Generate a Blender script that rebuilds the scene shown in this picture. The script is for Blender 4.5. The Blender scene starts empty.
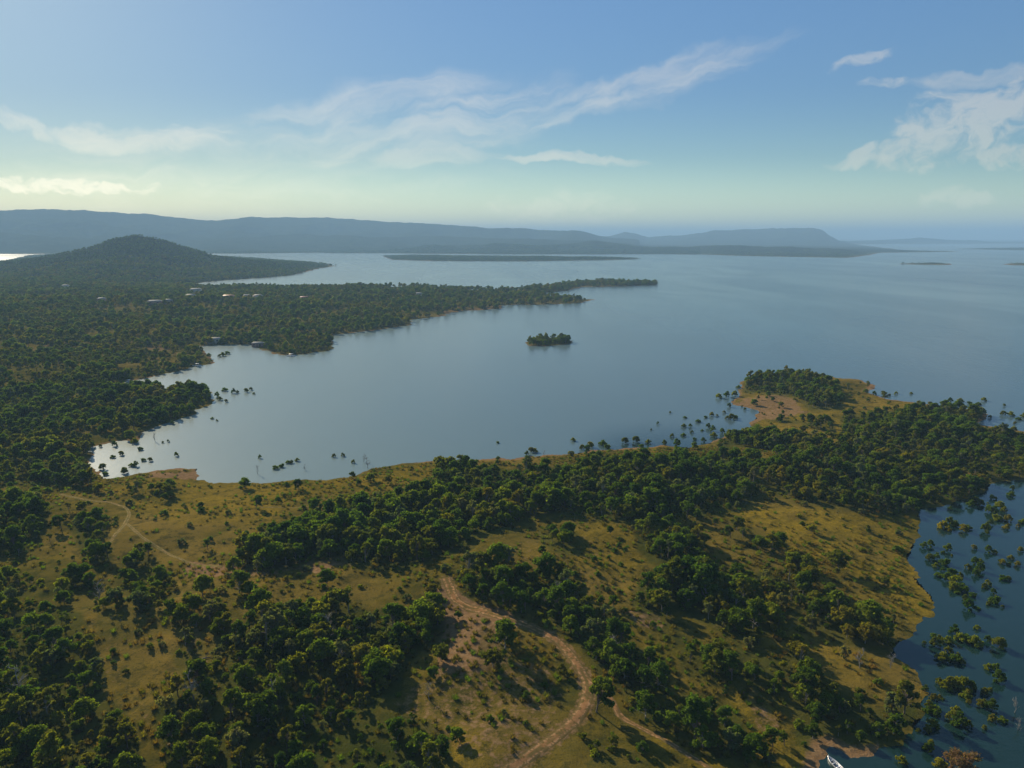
import bpy, math, random
import numpy as np
from mathutils import Vector

rng = np.random.default_rng(7)
random.seed(7)
scene = bpy.context.scene
C = scene.collection
R = math.radians

# ---------------------------------------------------------------- camera
F_PX, CX, CY, HORIZON = 740.0, 512.0, 384.0, 237.0
CAM_H = 120.0
PITCH = math.atan((CY - HORIZON) / F_PX)
cd = bpy.data.cameras.new('camera')
cam = bpy.data.objects.new('camera', cd)
C.objects.link(cam)
cam.location = (0, 0, CAM_H)
cam.rotation_euler = (math.pi / 2 - PITCH, 0, 0)
cd.sensor_width = 36.0
cd.lens = 36.0 * F_PX / 1024.0
cd.clip_start = 1.0
cd.clip_end = 200000.0
scene.camera = cam

# ---------------------------------------------------------------- world, sun, exposure
SUN_AZ, SUN_EL = R(-38.0), R(24.5)      # azimuth measured from +Y towards +X
scene.view_settings.view_transform = 'Standard'
scene.view_settings.look = 'None'
scene.view_settings.exposure = 0.36
scene.view_settings.gamma = 1.0
scene.view_settings.use_curve_mapping = False
scene.cycles.use_denoising = True
scene.cycles.max_bounces = 6
scene.cycles.diffuse_bounces = 2
scene.cycles.glossy_bounces = 2
scene.cycles.transmission_bounces = 3
scene.cycles.volume_bounces = 1
scene.cycles.sample_clamp_indirect = 4.0

SKY_STRENGTH = 0.085


class NB:
    """small helper to write node expressions"""
    def __init__(self, tree):
        self.t = tree
        self.n = tree.nodes
        self.l = tree.links

    def node(self, kind, **kw):
        n = self.n.new(kind)
        for k, v in kw.items():
            setattr(n, k, v)
        return n

    def put(self, sock, v):
        if isinstance(v, bpy.types.NodeSocket):
            self.l.new(v, sock)
        elif v is not None:
            sock.default_value = v

    def m(self, op, a, b=None, c=None, clamp=False):
        n = self.node('ShaderNodeMath', operation=op, use_clamp=clamp)
        self.put(n.inputs[0], a)
        if b is not None:
            self.put(n.inputs[1], b)
        if c is not None:
            self.put(n.inputs[2], c)
        return n.outputs[0]

    def mix(self, fac, a, b, blend='MIX'):
        n = self.node('ShaderNodeMix', data_type='RGBA', blend_type=blend)
        self.put(n.inputs[0], fac)
        for s, v in ((n.inputs[6], a), (n.inputs[7], b)):
            if isinstance(v, tuple) and len(v) == 3:
                v = v + (1,)
            self.put(s, v)
        return n.outputs[2]

    def noise(self, vec, scale, detail=4, rough=0.5, dist=0.0):
        n = self.node('ShaderNodeTexNoise')
        self.put(n.inputs['Vector'], vec)
        n.inputs['Scale'].default_value = scale
        n.inputs['Detail'].default_value = detail
        n.inputs['Roughness'].default_value = rough
        n.inputs['Distortion'].default_value = dist
        return n.outputs['Fac']

    def ramp(self, fac, lo, hi, a=0.0, b=1.0, smooth=True):
        n = self.node('ShaderNodeMapRange')
        n.interpolation_type = 'SMOOTHSTEP' if smooth else 'LINEAR'
        self.put(n.inputs[0], fac)
        n.inputs[1].default_value = lo
        n.inputs[2].default_value = hi
        n.inputs[3].default_value = a
        n.inputs[4].default_value = b
        return n.outputs[0]

    def comb(self, x, y, z):
        n = self.node('ShaderNodeCombineXYZ')
        for i, v in enumerate((x, y, z)):
            self.put(n.inputs[i], v)
        return n.outputs[0]


def px_dir(px, py):
    dx = (px - CX) / F_PX
    dy = (CY - py) / F_PX
    return dx, math.cos(PITCH) + dy * math.sin(PITCH), -math.sin(PITCH) + dy * math.cos(PITCH)


def sky_uv(px, py):
    x, y, z = px_dir(px, py)
    return x / y, z / y


world = bpy.data.worlds.new('World')
scene.world = world
world.use_nodes = True
wt = world.node_tree
wt.nodes.clear()
w = NB(wt)
sky = w.node('ShaderNodeTexSky', sky_type='NISHITA')
sky.sun_disc = False
sky.sun_elevation = SUN_EL
sky.sun_rotation = SUN_AZ
sky.altitude = 150
sky.air_density = 1.0
sky.dust_density = 0.6
sky.ozone_density = 1.6
tc = w.node('ShaderNodeTexCoord')
sep = w.node('ShaderNodeSeparateXYZ')
w.put(sep.inputs[0], tc.outputs['Generated'])
X, Y, Z = sep.outputs
Ys = w.m('MAXIMUM', Y, 0.05)
U = w.m('DIVIDE', X, Ys)
V = w.m('DIVIDE', Z, Ys)
UV = w.comb(U, w.m('MULTIPLY', V, 2.6), 0.0)
nz1 = w.noise(UV, 7.0, 8, 0.62, 0.6)
nz2 = w.noise(w.comb(w.m('MULTIPLY_ADD', V, -2.2, U), w.m('MULTIPLY_ADD', U, 0.9, w.m('MULTIPLY', V, 9.0)), 3.1), 8.0, 10, 0.68, 0.5)
nz3 = w.noise(w.comb(U, w.m('MULTIPLY', V, 1.6), 7.7), 22.0, 8, 0.58, 0.2)
warp = w.noise(w.comb(U, V, 1.3), 9.0, 4, 0.6)
warp2 = w.noise(w.comb(U, V, 5.3), 9.0, 4, 0.6)
Uw = w.m('MULTIPLY_ADD', w.m('SUBTRACT', warp, 0.5), 0.10, U)
Vw = w.m('MULTIPLY_ADD', w.m('SUBTRACT', warp2, 0.5), 0.07, V)


def cloud(px, py, lx, ly, ang, kind, lo, hi, amount):
    """soft elliptical bank of cloud at a fixed direction of the sky, its grain along its own axis"""
    u0, v0 = sky_uv(px, py)
    a = R(ang)
    du = w.m('SUBTRACT', Uw, u0)
    dv = w.m('SUBTRACT', Vw, v0)
    P_ = w.m('MULTIPLY', w.m('ADD', w.m('MULTIPLY', du, math.cos(a)), w.m('MULTIPLY', dv, math.sin(a))), F_PX)
    Q_ = w.m('MULTIPLY', w.m('SUBTRACT', w.m('MULTIPLY', dv, math.cos(a)), w.m('MULTIPLY', du, math.sin(a))), F_PX)
    p = w.m('DIVIDE', P_, lx)
    q = w.m('DIVIDE', Q_, ly)
    d = w.m('ADD', w.m('MULTIPLY', p, p), w.m('MULTIPLY', q, q))
    mask = w.ramp(d, 1.5, 0.0)
    if kind == 'wisp':
        nz = w.noise(w.comb(w.m('DIVIDE', P_, 95.0), w.m('DIVIDE', Q_, 20.0), px * 0.013), 1.0, 12, 0.62, 0.55)
    else:
        nz = w.noise(w.comb(w.m('DIVIDE', P_, 26.0), w.m('DIVIDE', Q_, 15.0), px * 0.013), 1.0, 12, 0.60, 0.5)
    dens = w.ramp(w.m('MULTIPLY', w.m('POWER', mask, 0.6), nz), lo, hi)
    return w.m('MULTIPLY', dens, amount)


CL = [
    (630, 88, 175, 20, 17, 'wisp', 0.25, 0.72, 0.42),
    (400, 125, 200, 50, 9, 'wisp', 0.25, 0.78, 0.42),
    (450, 127, 100, 14, 4, 'wisp', 0.22, 0.62, 0.38),
    (575, 157.5, 72, 6, 0, 'wisp', 0.18, 0.55, 0.47),
    (430, 158, 85, 11, 2, 'wisp', 0.20, 0.62, 0.36),
    (150, 138, 125, 16, -3, 'wisp', 0.24, 0.62, 0.47),
    (20, 124, 45, 9, -28, 'wisp', 0.22, 0.60, 0.38),
    (65, 189, 100, 10, 0, 'puff', 0.27, 0.52, 0.51),
    (962, 125, 100, 40, 20, 'puff', 0.28, 0.56, 0.47),
    (892, 152, 70, 12, 8, 'puff', 0.26, 0.54, 0.42),
    (1008, 157, 48, 14, 0, 'puff', 0.26, 0.52, 0.42),
    (865, 59, 40, 8, 14, 'puff', 0.27, 0.60, 0.36),
    (888, 86, 36, 7, 4, 'puff', 0.28, 0.60, 0.34),
    (1000, 77, 90, 11, 5, 'wisp', 0.22, 0.62, 0.34),
    (955, 200, 60, 11, 0, 'puff', 0.28, 0.56, 0.21),
    (240, 165, 330, 55, 2, 'wisp', 0.28, 0.85, 0.26),
    (560, 208, 90, 18, 0, 'puff', 0.28, 0.60, 0.17),
]
tot = None
for cdef in CL:
    m = cloud(*cdef)
    tot = m if tot is None else w.m('MAXIMUM', tot, m)
# clouds take the light of the sky round them, a little brighter and warmer
# the drone's picture holds back the glare beside the sun: brightness is compressed, hue kept
bw = w.node('ShaderNodeRGBToBW')
w.put(bw.inputs[0], sky.outputs[0])
gain = w.m('POWER', w.m('MAXIMUM', w.m('MULTIPLY', bw.outputs[0], SKY_STRENGTH), 0.01), -0.5)
low = w.ramp(V, 0.0, 0.20, 1.0, 0.0)
tint = w.mix(low, (0.300, 0.415, 0.520), (0.54, 0.66, 0.60))
tint = w.mix(w.ramp(V, 0.0, 0.11, 1.0, 0.0), tint, (0.90, 0.98, 0.82))
tint = w.mix(w.ramp(V, 0.40, 1.2, 0.0, 1.0), tint, (0.24, 0.30, 0.33))
skycol = w.mix(1.0, w.mix(1.0, sky.outputs[0], w.comb(gain, gain, gain), 'MULTIPLY'), tint, 'MULTIPLY')
hsv = w.node('ShaderNodeHueSaturation')
hsv.inputs['Saturation'].default_value = 0.25
hsv.inputs['Value'].default_value = 1.55
w.put(hsv.inputs['Color'], skycol)
warm = w.mix(1.0, hsv.outputs[0], (1.16, 1.0, 0.80), 'MULTIPLY')
skyc = w.mix(tot, skycol, warm)
bg = w.node('ShaderNodeBackground')
w.put(bg.inputs[0], skyc)
bg.inputs[1].default_value = SKY_STRENGTH
wo = w.node('ShaderNodeOutputWorld')
w.l.new(bg.outputs[0], wo.inputs[0])

sl = bpy.data.lights.new('sun', 'SUN')
sl.energy = 5.0
sl.angle = R(0.55)
sl.color = (1.0, 0.84, 0.60)
so = bpy.data.objects.new('sun', sl)
C.objects.link(so)
sdir = Vector((math.sin(SUN_AZ) * math.cos(SUN_EL), math.cos(SUN_AZ) * math.cos(SUN_EL), math.sin(SUN_EL)))
so.rotation_euler = sdir.to_track_quat('Z', 'Y').to_euler()
so.location = sdir * 1000


# ---------------------------------------------------------------- maths helpers
def unproject(pts, z=0.0):
    p = np.asarray(pts, float)
    dx = (p[:, 0] - CX) / F_PX
    dy = (CY - p[:, 1]) / F_PX
    f = math.cos(PITCH) + dy * math.sin(PITCH)
    u = -math.sin(PITCH) + dy * math.cos(PITCH)
    t = (z - CAM_H) / u
    return np.stack([dx * t, f * t], 1)


def project(x, y, z):
    dz = z - CAM_H
    depth = y * math.cos(PITCH) - dz * math.sin(PITCH)
    up = y * math.sin(PITCH) + dz * math.cos(PITCH)
    depth = np.where(depth < 1, 1, depth)
    return CX + F_PX * x / depth, CY - F_PX * up / depth


def inside(px, py, poly):
    poly = np.asarray(poly, float)
    res = np.zeros(px.shape, bool)
    xj, yj = poly[-1]
    for xi, yi in poly:
        if yi != yj:
            c = ((yi > py) != (yj > py)) & (px < (xj - xi) * (py - yi) / (yj - yi) + xi)
            res ^= c
        xj, yj = xi, yi
    return res


def seg_dist(x, y, line, closed=True):
    line = np.asarray(line, float)
    best = np.full(x.shape, 1e18)
    n = len(line)
    for i in range(n if closed else n - 1):
        ax, ay = line[i]
        bx, by = line[(i + 1) % n]
        vx, vy = bx - ax, by - ay
        L = vx * vx + vy * vy + 1e-12
        t = np.clip(((x - ax) * vx + (y - ay) * vy) / L, 0, 1)
        d = (x - ax - t * vx) ** 2 + (y - ay - t * vy) ** 2
        np.minimum(best, d, out=best)
    return np.sqrt(best)


TAB = np.random.default_rng(11).random((512, 512))


def vnoise(x, y):
    xi = np.floor(x).astype(np.int64)
    yi = np.floor(y).astype(np.int64)
    fx, fy = x - xi, y - yi
    fx = fx * fx * (3 - 2 * fx)
    fy = fy * fy * (3 - 2 * fy)
    a = TAB[xi & 511, yi & 511]
    b = TAB[(xi + 1) & 511, yi & 511]
    c = TAB[xi & 511, (yi + 1) & 511]
    d = TAB[(xi + 1) & 511, (yi + 1) & 511]
    return (a * (1 - fx) + b * fx) * (1 - fy) + (c * (1 - fx) + d * fx) * fy


def fbm(x, y, scale, octs=4, gain=0.5, off=0.0):
    s, a, t = 0.0, 1.0, 0.0
    x = x / scale + off
    y = y / scale + off * 1.7
    for _ in range(octs):
        s = s + a * vnoise(x, y)
        t += a
        a *= gain
        x = x * 2.03 + 17.1
        y = y * 2.03 + 5.3
    return s / t - 0.5


# ---------------------------------------------------------------- land outlines, traced where they meet the water (z = 0)
MAIN = [(-300, 262), (0, 262), (12, 260), (32, 255.6), (60, 254.6), (110, 254), (200, 255.5), (255, 258.5), (300, 262), (325, 264),
        (335, 266), (318, 268.5), (305, 272), (290, 275.5), (262, 278), (230, 280), (205, 282), (192, 284), (200, 287), (260, 287.5),
        (340, 288), (418, 286.5), (447, 289), (477, 290), (510, 290.5), (525, 288.5), (545, 286.5), (565, 284.8), (575, 283.3),
        (600, 282.3), (655, 282.8), (657, 284), (655, 285), (610, 286.5), (580, 287), (578, 288), (565, 291), (540, 293),
        (520, 293.6), (500, 294.2), (540, 295.3), (580, 299), (597, 299.5), (578, 303), (550, 304.5), (520, 304.7), (500, 305.5),
        (503, 308.7), (480, 310), (462, 311), (449, 312.5), (443.5, 316), (425, 318), (408, 320.5), (412, 324), (404, 326), (369, 331), (350, 333),
        (336, 334.5), (330, 337), (333, 348), (326, 351), (304, 354.5), (281, 355), (269, 351), (258, 348.5), (250, 345),
        (234, 344.5), (209, 345.5), (193, 346.5), (207, 353), (213, 359), (207, 365.5), (189, 367.5), (172, 372.5), (154, 376.5),
        (129, 381), (127, 385), (150, 388), (180, 390), (205, 391), (212, 394), (216, 401), (207, 406), (192, 410), (191, 415),
        (175, 420), (157, 427), (143, 432), (139, 440), (118, 441), (100, 445), (88, 448), (92, 470), (107, 478), (125, 476.5), (140, 473.5),
        (162, 470), (180, 468), (200, 468), (197, 480), (217, 482.5), (255, 484), (291, 481), (331, 480), (356, 475),
        (373, 469), (406, 464), (441, 461), (512, 458.5), (574, 453), (600, 450), (652, 448), (662, 446), (687, 447), (709, 443.5),
        (721, 440), (752, 431), (753.5, 419), (762, 412.5), (748.6, 408), (732, 404.5), (732, 401), (742, 392), (740, 382), (760, 377),
        (790, 374), (815, 374.5), (838, 378), (860, 380), (875.5, 385), (866, 391), (877.5, 396), (890, 399), (913, 402),
        (940, 406), (985, 414), (978, 424), (1010, 429), (1060, 436), (1160, 445), (1160, 475), (1060, 481), (1024, 481), (990, 482),
        (985, 492), (962, 500), (935, 508), (915.5, 508), (918, 520), (915.5, 540), (910, 560), (916, 576), (928, 591), (935.5, 603.5),
        (928, 613), (910.5, 622), (908, 633), (893, 647), (890, 655), (908, 665), (918, 676), (926, 688), (924, 716), (904, 744),
        (868, 752), (850, 754), (842, 748), (830, 742), (820, 746), (814, 766), (806, 790), (800, 860), (790, 1000), (785, 1500)]
ISLES = {
    'wooded': [(524, 343), (530, 346), (550, 346), (570, 343.5), (574, 341), (565, 339.5), (545, 339), (530, 340.5)],
    'flat': [(383, 256.3), (392, 259.7), (430, 261), (520, 261.3), (600, 260.2), (642, 259), (600, 257.8), (500, 256.8), (420, 256.2)],
    'thin': [(955, 248.9), (1000, 250), (1060, 250.6), (1100, 249.8), (1060, 248.3), (1000, 248)],
    'dark': [(897, 264), (925, 264.8), (952, 264.8), (950, 263.6), (930, 262.9), (912, 263.2)],
    'edge': [(1002, 264.3), (1015, 265.3), (1040, 265.5), (1060, 264.5), (1040, 263), (1016, 262.9)],
}
FAR = [(-900, 253.6), (-200, 254), (40, 254), (100, 253), (235, 253.7), (320, 252.7), (330, 253.2), (390, 253.4), (512, 254.3), (600, 254.4), (660, 254.2),
       (700, 254.4), (745, 256), (800, 257), (848, 257.8), (868, 255.2), (880, 252.8), (925, 252.2), (960, 251.5), (905, 250.3), (880, 247.5),
       (862, 245.3), (840, 244.6), (870, 244.2), (900, 244.0), (1024, 243.7), (2200, 243.7), (2200, 239.15), (-1200, 239.15)]
main_w = np.vstack([unproject(MAIN), [(30, -300), (-4000, -600), (-9000, 2500)]])
far_w = unproject(FAR)
isle_w = {k: unproject(v) for k, v in ISLES.items()}


def ridge(x, y, prof, D, front, back, seed=0, rough=0.12, jg=1.0):
    """a real ridge standing at depth D whose crest line was read off the skyline"""
    prof = np.asarray(prof, float)
    ys = np.where(y < 1, 1, y)
    dist = np.hypot(x, y)
    col = CX + F_PX * (x / ys) / math.cos(PITCH)
    n = fbm(x, y, D * 0.10, 5, 0.5, seed)
    jag = fbm(col, col * 0, 17.0, 4, 0.55, seed + 1) * 3.0
    u = (dist - D * (1 + 0.12 * fbm(col, col * 0, 60, 3, 0.5, seed + 3)))
    row = np.interp(col, prof[:, 0], prof[:, 1], left=260, right=260)
    row = row + jag * jg
    dy = (CY - row) / F_PX
    te = (-math.sin(PITCH) + dy * math.cos(PITCH)) / (math.cos(PITCH) + dy * math.sin(PITCH))
    H = np.maximum(CAM_H + te * D * np.cos(np.arctan2(x, ys)), 0)
    wd = np.where(u < 0, front, back)
    s = np.clip(1 - np.abs(u) / wd, 0, 1)
    s = s ** 1.5
    crest = np.exp(-(u / (0.25 * wd)) ** 2)
    # spurs and gullies running down the slope
    sp = np.abs(fbm(x, y, D * 0.055, 5, 0.55, seed + 9)) * 2
    return np.maximum(H * s * (1 + (n * 0.6 - sp * 0.75) * (1 - crest)), 0)


HILL = [(-120, 264), (0, 263), (33, 258.5), (56, 254), (90, 247.5), (105, 242), (113, 239.7), (125, 236.8), (133, 235.8), (141, 236.0), (149, 237.5),
        (166, 241), (180, 245.5), (199, 251.5), (213, 256), (249, 260), (282, 263), (332, 266), (345, 268)]
RANGE_A = [(-600, 222), (-300, 215), (-100, 213), (0, 211.6), (27, 209), (66, 210), (110, 212.6), (150, 214), (176, 217), (199, 220), (219, 220.6), (246, 218),
           (282, 216.6), (340, 217.6), (390, 221.6), (440, 224), (489, 227.6), (539, 229), (579, 231.5), (600, 236), (640, 240)]
RANGE_B = [(570, 240), (606, 236), (625, 231.8), (649, 236.5), (680, 235.3), (713.6, 231), (764, 228.5), (804, 227), (824, 230), (841, 236.5), (865, 239), (880, 241)]
RANGE_C = [(850, 240.5), (880, 239.8), (908, 238.8), (949, 236.8), (982, 235.6), (1024, 234.4), (1200, 232), (1600, 234)]
KNOLLS = [(380, 250), (430, 245), (460, 246), (500, 242.5), (540, 246), (560, 245), (590, 240.5), (620, 244), (640, 247), (690, 246.5), (720, 245), (740, 244.8),
          (780, 247), (830, 248.5), (870, 250.5), (880, 254)]
RANGE_A2 = [(-600, 240), (-100, 236), (0, 232), (60, 238), (200, 240), (300, 234), (380, 237), (450, 236), (520, 238.5), (600, 241), (650, 246)]


def signed(x, y, poly, jit):
    ins = inside(x, y, poly)
    d = seg_dist(x, y, poly)
    return np.where(ins, d, -d) + jit


def height(x, y, want_sd=False):
    r = np.hypot(x, y)
    j = fbm(x, y, 14, 4, 0.55, 2.0) * np.clip(r * 0.014, 2, 40)
    sd = signed(x, y, main_w, j)
    far = signed(x, y, far_w, j * 2)
    isl = np.full(x.shape, -1e9)
    for k, p in isle_w.items():
        isl = np.maximum(isl, signed(x, y, p, j * 0.3))
    s = np.maximum(np.maximum(sd, far), isl)
    sp = np.maximum(s, 0)
    und = fbm(x, y, 150, 5, 0.5, 4.0)
    roll = fbm(x, y, 38, 4, 0.5, 8.0)
    micro = fbm(x, y, 7.0, 3, 0.55, 1.0)
    h = 2.2 * (1 - np.exp(-sp / 45)) + np.clip(sp, 0, 900) / 900 * 14 + und * np.clip(sp / 120, 0, 1) * 12 + roll * np.clip(sp / 40, 0, 1) * 4.0 \
        + micro * np.clip(sp / 12, 0, 1) * 0.7
    h = np.maximum(h, 0.25 * (1 - np.exp(-sp / 6)) + 0.02 * np.minimum(sp, 60))
    h = np.where(s > 0, h, np.maximum(s * 0.06, -4))
    rag = fbm(x, y, 7.5, 4, 0.6, 6.0) * 0.55 * np.clip(1 - np.abs(s) / 14, 0, 1) * (r < 1500)
    h = h + rag
    hill = ridge(x, y, HILL, 3000, 950, 1200, 5, 0.05, 0.25) * np.clip(sd / 150, 0, 1)
    m = np.clip(far / 400, 0, 1)
    mts = ridge(x, y, RANGE_A, 9600, 3000, 3500, 21)
    mts = np.maximum(mts, ridge(x, y, RANGE_A2, 7600, 1700, 2000, 25))
    mts = np.maximum(mts, ridge(x, y, RANGE_B, 13000, 3000, 3000, 31))
    mts = np.maximum(mts, ridge(x, y, RANGE_C, 15500, 2600, 3000, 37))
    kn = ridge(x, y, KNOLLS, 6300, 1000, 1300, 41) * np.clip(far / 250, 0, 1)
    h = np.where(s > 0, np.maximum(h, hill), h)
    h = np.where(s > 0, np.maximum(h, np.maximum(mts * m, kn)), h)
    if want_sd:
        return h, s
    return h


# ---------------------------------------------------------------- materials
def material(name):
    m = bpy.data.materials.new(name)
    m.use_nodes = True
    m.node_tree.nodes.clear()
    b = NB(m.node_tree)
    out = b.node('ShaderNodeOutputMaterial')
    return m, b, out


def simple(name, col, rough=0.7, metal=0.0, var=0.15, scale=3.0):
    m, b, out = material(name)
    p = b.node('ShaderNodeBsdfPrincipled')
    tcn = b.node('ShaderNodeTexCoord')
    n = b.noise(tcn.outputs['Object'], scale, 5, 0.6)
    k = b.ramp(n, 0.3, 0.7, 1 - var, 1 + var)
    c = b.mix(1.0, col, b.comb(k, k, k), 'MULTIPLY')
    b.put(p.inputs['Base Color'], c)
    p.inputs['Roughness'].default_value = rough
    p.inputs['Metallic'].default_value = metal
    b.l.new(p.outputs[0], out.inputs[0])
    return m


def foliage_mat(name, c1, c2):
    m, b, out = material(name)
    tcn = b.node('ShaderNodeTexCoord')
    oi = b.node('ShaderNodeObjectInfo')
    n = b.noise(tcn.outputs['Object'], 0.55, 4, 0.6)
    fac = b.m('ADD', b.m('MULTIPLY', n, 0.8), b.m('MULTIPLY', oi.outputs['Random'], 0.5))
    wn = b.node('ShaderNodeNewGeometry')
    fac = b.m('ADD', fac, b.m('MULTIPLY', b.m('SUBTRACT', wn.outputs['Random Per Island'], 0.5), 0.45))
    c = b.mix(b.ramp(fac, 0.30, 1.05), c1, c2)
    stand = b.noise(wn.outputs['Position'], 0.016, 5, 0.65)
    c = b.mix(b.ramp(stand, 0.46, 0.66, 0.0, 0.65), c, b.mix(1.0, c, (1.75, 1.18, 0.95), 'MULTIPLY'))
    c = b.mix(b.ramp(stand, 0.46, 0.30, 0.0, 0.6), c, b.mix(1.0, c, (0.78, 0.92, 1.35), 'MULTIPLY'))
    d = b.node('ShaderNodeBsdfDiffuse')
    t = b.node('ShaderNodeBsdfTranslucent')
    b.put(d.inputs[0], c)
    b.put(t.inputs[0], b.mix(1.0, c, (1.3, 1.5, 0.40), 'MULTIPLY'))
    mx = b.node('ShaderNodeMixShader')
    mx.inputs[0].default_value = 0.5
    b.l.new(d.outputs[0], mx.inputs[1])
    b.l.new(t.outputs[0], mx.inputs[2])
    b.l.new(mx.outputs[0], out.inputs[0])
    return m


TONES = {
    'dark green': foliage_mat('foliage_dark', (0.052, 0.100, 0.013), (0.145, 0.205, 0.026)),
    'mid green': foliage_mat('foliage_mid', (0.074, 0.130, 0.014), (0.185, 0.240, 0.026)),
    'olive': foliage_mat('foliage_olive', (0.100, 0.120, 0.016), (0.210, 0.205, 0.030)),
    'grey green': foliage_mat('foliage_grey', (0.100, 0.125, 0.060), (0.200, 0.225, 0.110)),
    'yellow green': foliage_mat('foliage_yellow', (0.130, 0.160, 0.010), (0.270, 0.270, 0.020)),
    'brown': foliage_mat('foliage_brown', (0.150, 0.105, 0.060), (0.200, 0.140, 0.080)),
}
BARK = simple('bark', (0.16, 0.125, 0.10), 0.9, 0, 0.35, 2.0)
PALE_BARK = simple('pale_bark', (0.26, 0.24, 0.21), 0.85, 0, 0.2, 2.0)

# ground: grass, dry grass, red soil
gm, b, out = material('ground')
geo = b.node('ShaderNodeNewGeometry')
P = geo.outputs['Position']
at = b.node('ShaderNodeAttribute', attribute_name='cover')       # r: bare red soil, g: golden grass, b: far wood
sepc = b.node('ShaderNodeSeparateColor')
b.put(sepc.inputs[0], at.outputs['Color'])
bare, gold, wood = sepc.outputs
n_big = b.noise(P, 0.012, 5, 0.6)
n_mid = b.noise(P, 0.07, 6, 0.65)
n_fin = b.noise(P, 0.55, 6, 0.7)
n_tuf = b.noise(P, 1.8, 4, 0.7)
grass = b.mix(b.ramp(n_mid, 0.35, 0.68), (0.060, 0.064, 0.010), (0.165, 0.122, 0.020))
grass = b.mix(b.ramp(n_big, 0.42, 0.66), grass, (0.215, 0.148, 0.034))
goldc = b.mix(b.ramp(n_fin, 0.30, 0.72), (0.165, 0.124, 0.011), (0.300, 0.205, 0.022))
col = b.mix(b.m('MULTIPLY', gold, b.ramp(n_mid, 0.25, 0.55)), grass, goldc)
soil = b.mix(b.ramp(n_fin, 0.3, 0.7), (0.190, 0.112, 0.050), (0.29, 0.185, 0.092))
bf = b.ramp(b.m('ADD', b.m('MULTIPLY', bare, 1.1), b.m('MULTIPLY', b.m('SUBTRACT', n_fin, 0.5), 1.0)), 0.40, 0.62)
col = b.mix(bf, col, soil)
# tufts and dead litter break up the surface
n_pat = b.noise(P, 0.22, 6, 0.75)
col = b.mix(b.m('MULTIPLY', b.ramp(n_pat, 0.50, 0.62), b.m('SUBTRACT', 0.62, b.m('MULTIPLY', bf, 0.55))), col, (0.040, 0.046, 0.014))
col = b.mix(b.m('MULTIPLY', b.ramp(n_tuf, 0.54, 0.66), b.m('SUBTRACT', 0.75, b.m('MULTIPLY', bf, 0.6))), col, (0.045, 0.052, 0.018))
# undergrowth where wood stands, and far wooded country
n_far = b.noise(P, 0.006, 8, 0.7)
woodc = b.mix(b.ramp(n_far, 0.35, 0.65), (0.026, 0.044, 0.009), (0.070, 0.082, 0.016))
woodc = b.mix(b.ramp(wood, 0.88, 0.97), woodc, b.mix(b.ramp(n_far, 0.35, 0.65), (0.018, 0.031, 0.009), (0.036, 0.048, 0.014)))
col = b.mix(wood, col, woodc)
pb = b.node('ShaderNodeBsdfPrincipled')
b.put(pb.inputs['Base Color'], col)
pb.inputs['Roughness'].default_value = 0.95
pb.inputs['Specular IOR Level'].default_value = 0.0
bmp = b.node('ShaderNodeBump')
bmp.inputs['Strength'].default_value = 0.9
bmp.inputs['Distance'].default_value = 0.35
b.put(bmp.inputs['Height'], b.m('ADD', n_fin, b.m('MULTIPLY', n_tuf, 0.6)))
b.put(pb.inputs['Normal'], bmp.outputs[0])
b.l.new(pb.outputs[0], out.inputs[0])
GROUND = gm

# water
wm, b, out = material('water')
geo = b.node('ShaderNodeNewGeometry')
P = geo.outputs['Position']
mp = b.node('ShaderNodeMapping')
mp.inputs['Rotation'].default_value = (0, 0, R(28))
mp.inputs['Scale'].default_value = (1.0, 0.28, 1.0)
b.put(mp.inputs['Vector'], P)
streak = b.noise(mp.outputs[0], 0.0042, 6, 0.6, 0.8)
broad = b.noise(P, 0.0011, 4, 0.5, 0.5)
rip = b.noise(P, 0.30, 5, 0.65)
rip2 = b.noise(P, 0.06, 4, 0.6)
rip3 = b.m('MULTIPLY', b.noise(mp.outputs[0], 0.022, 4, 0.6), 3.0)
pb = b.node('ShaderNodeBsdfPrincipled')
# sun glitter and sky sheen are painted into the base colour, paler leftward; the drowned wood at the right shelters clear, calm, dark water
sxyz = b.node('ShaderNodeSeparateXYZ')
b.put(sxyz.inputs[0], P)
WX, WY = sxyz.outputs[0], sxyz.outputs[1]
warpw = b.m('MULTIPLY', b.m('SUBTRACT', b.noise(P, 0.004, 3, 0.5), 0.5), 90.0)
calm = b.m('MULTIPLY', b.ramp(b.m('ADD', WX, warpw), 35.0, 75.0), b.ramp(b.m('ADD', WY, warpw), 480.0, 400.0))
left_sheen = b.ramp(b.m('DIVIDE', WX, b.m('MAXIMUM', WY, 50.0)), 0.42, -0.35)
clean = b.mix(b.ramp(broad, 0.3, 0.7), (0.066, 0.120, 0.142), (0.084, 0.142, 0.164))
wcol = b.mix(left_sheen, clean, (0.150, 0.225, 0.225))
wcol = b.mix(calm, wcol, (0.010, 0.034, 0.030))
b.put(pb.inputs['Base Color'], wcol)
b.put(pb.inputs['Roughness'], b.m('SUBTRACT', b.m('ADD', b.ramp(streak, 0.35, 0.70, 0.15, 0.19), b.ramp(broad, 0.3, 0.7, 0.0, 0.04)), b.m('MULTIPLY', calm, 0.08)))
pb.inputs['IOR'].default_value = 1.40
bmp = b.node('ShaderNodeBump')
b.put(bmp.inputs['Strength'], b.ramp(streak, 0.3, 0.7, 0.20, 0.60))
bmp.inputs['Distance'].default_value = 0.22
b.put(bmp.inputs['Height'], b.m('ADD', b.m('ADD', rip, rip2), rip3))
b.put(pb.inputs['Normal'], bmp.outputs[0])
pb2 = b.node('ShaderNodeBsdfPrincipled')       # steeper wavelets, which spread the low sun's light
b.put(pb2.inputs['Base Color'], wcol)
pb2.inputs['Roughness'].default_value = 0.52
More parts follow.
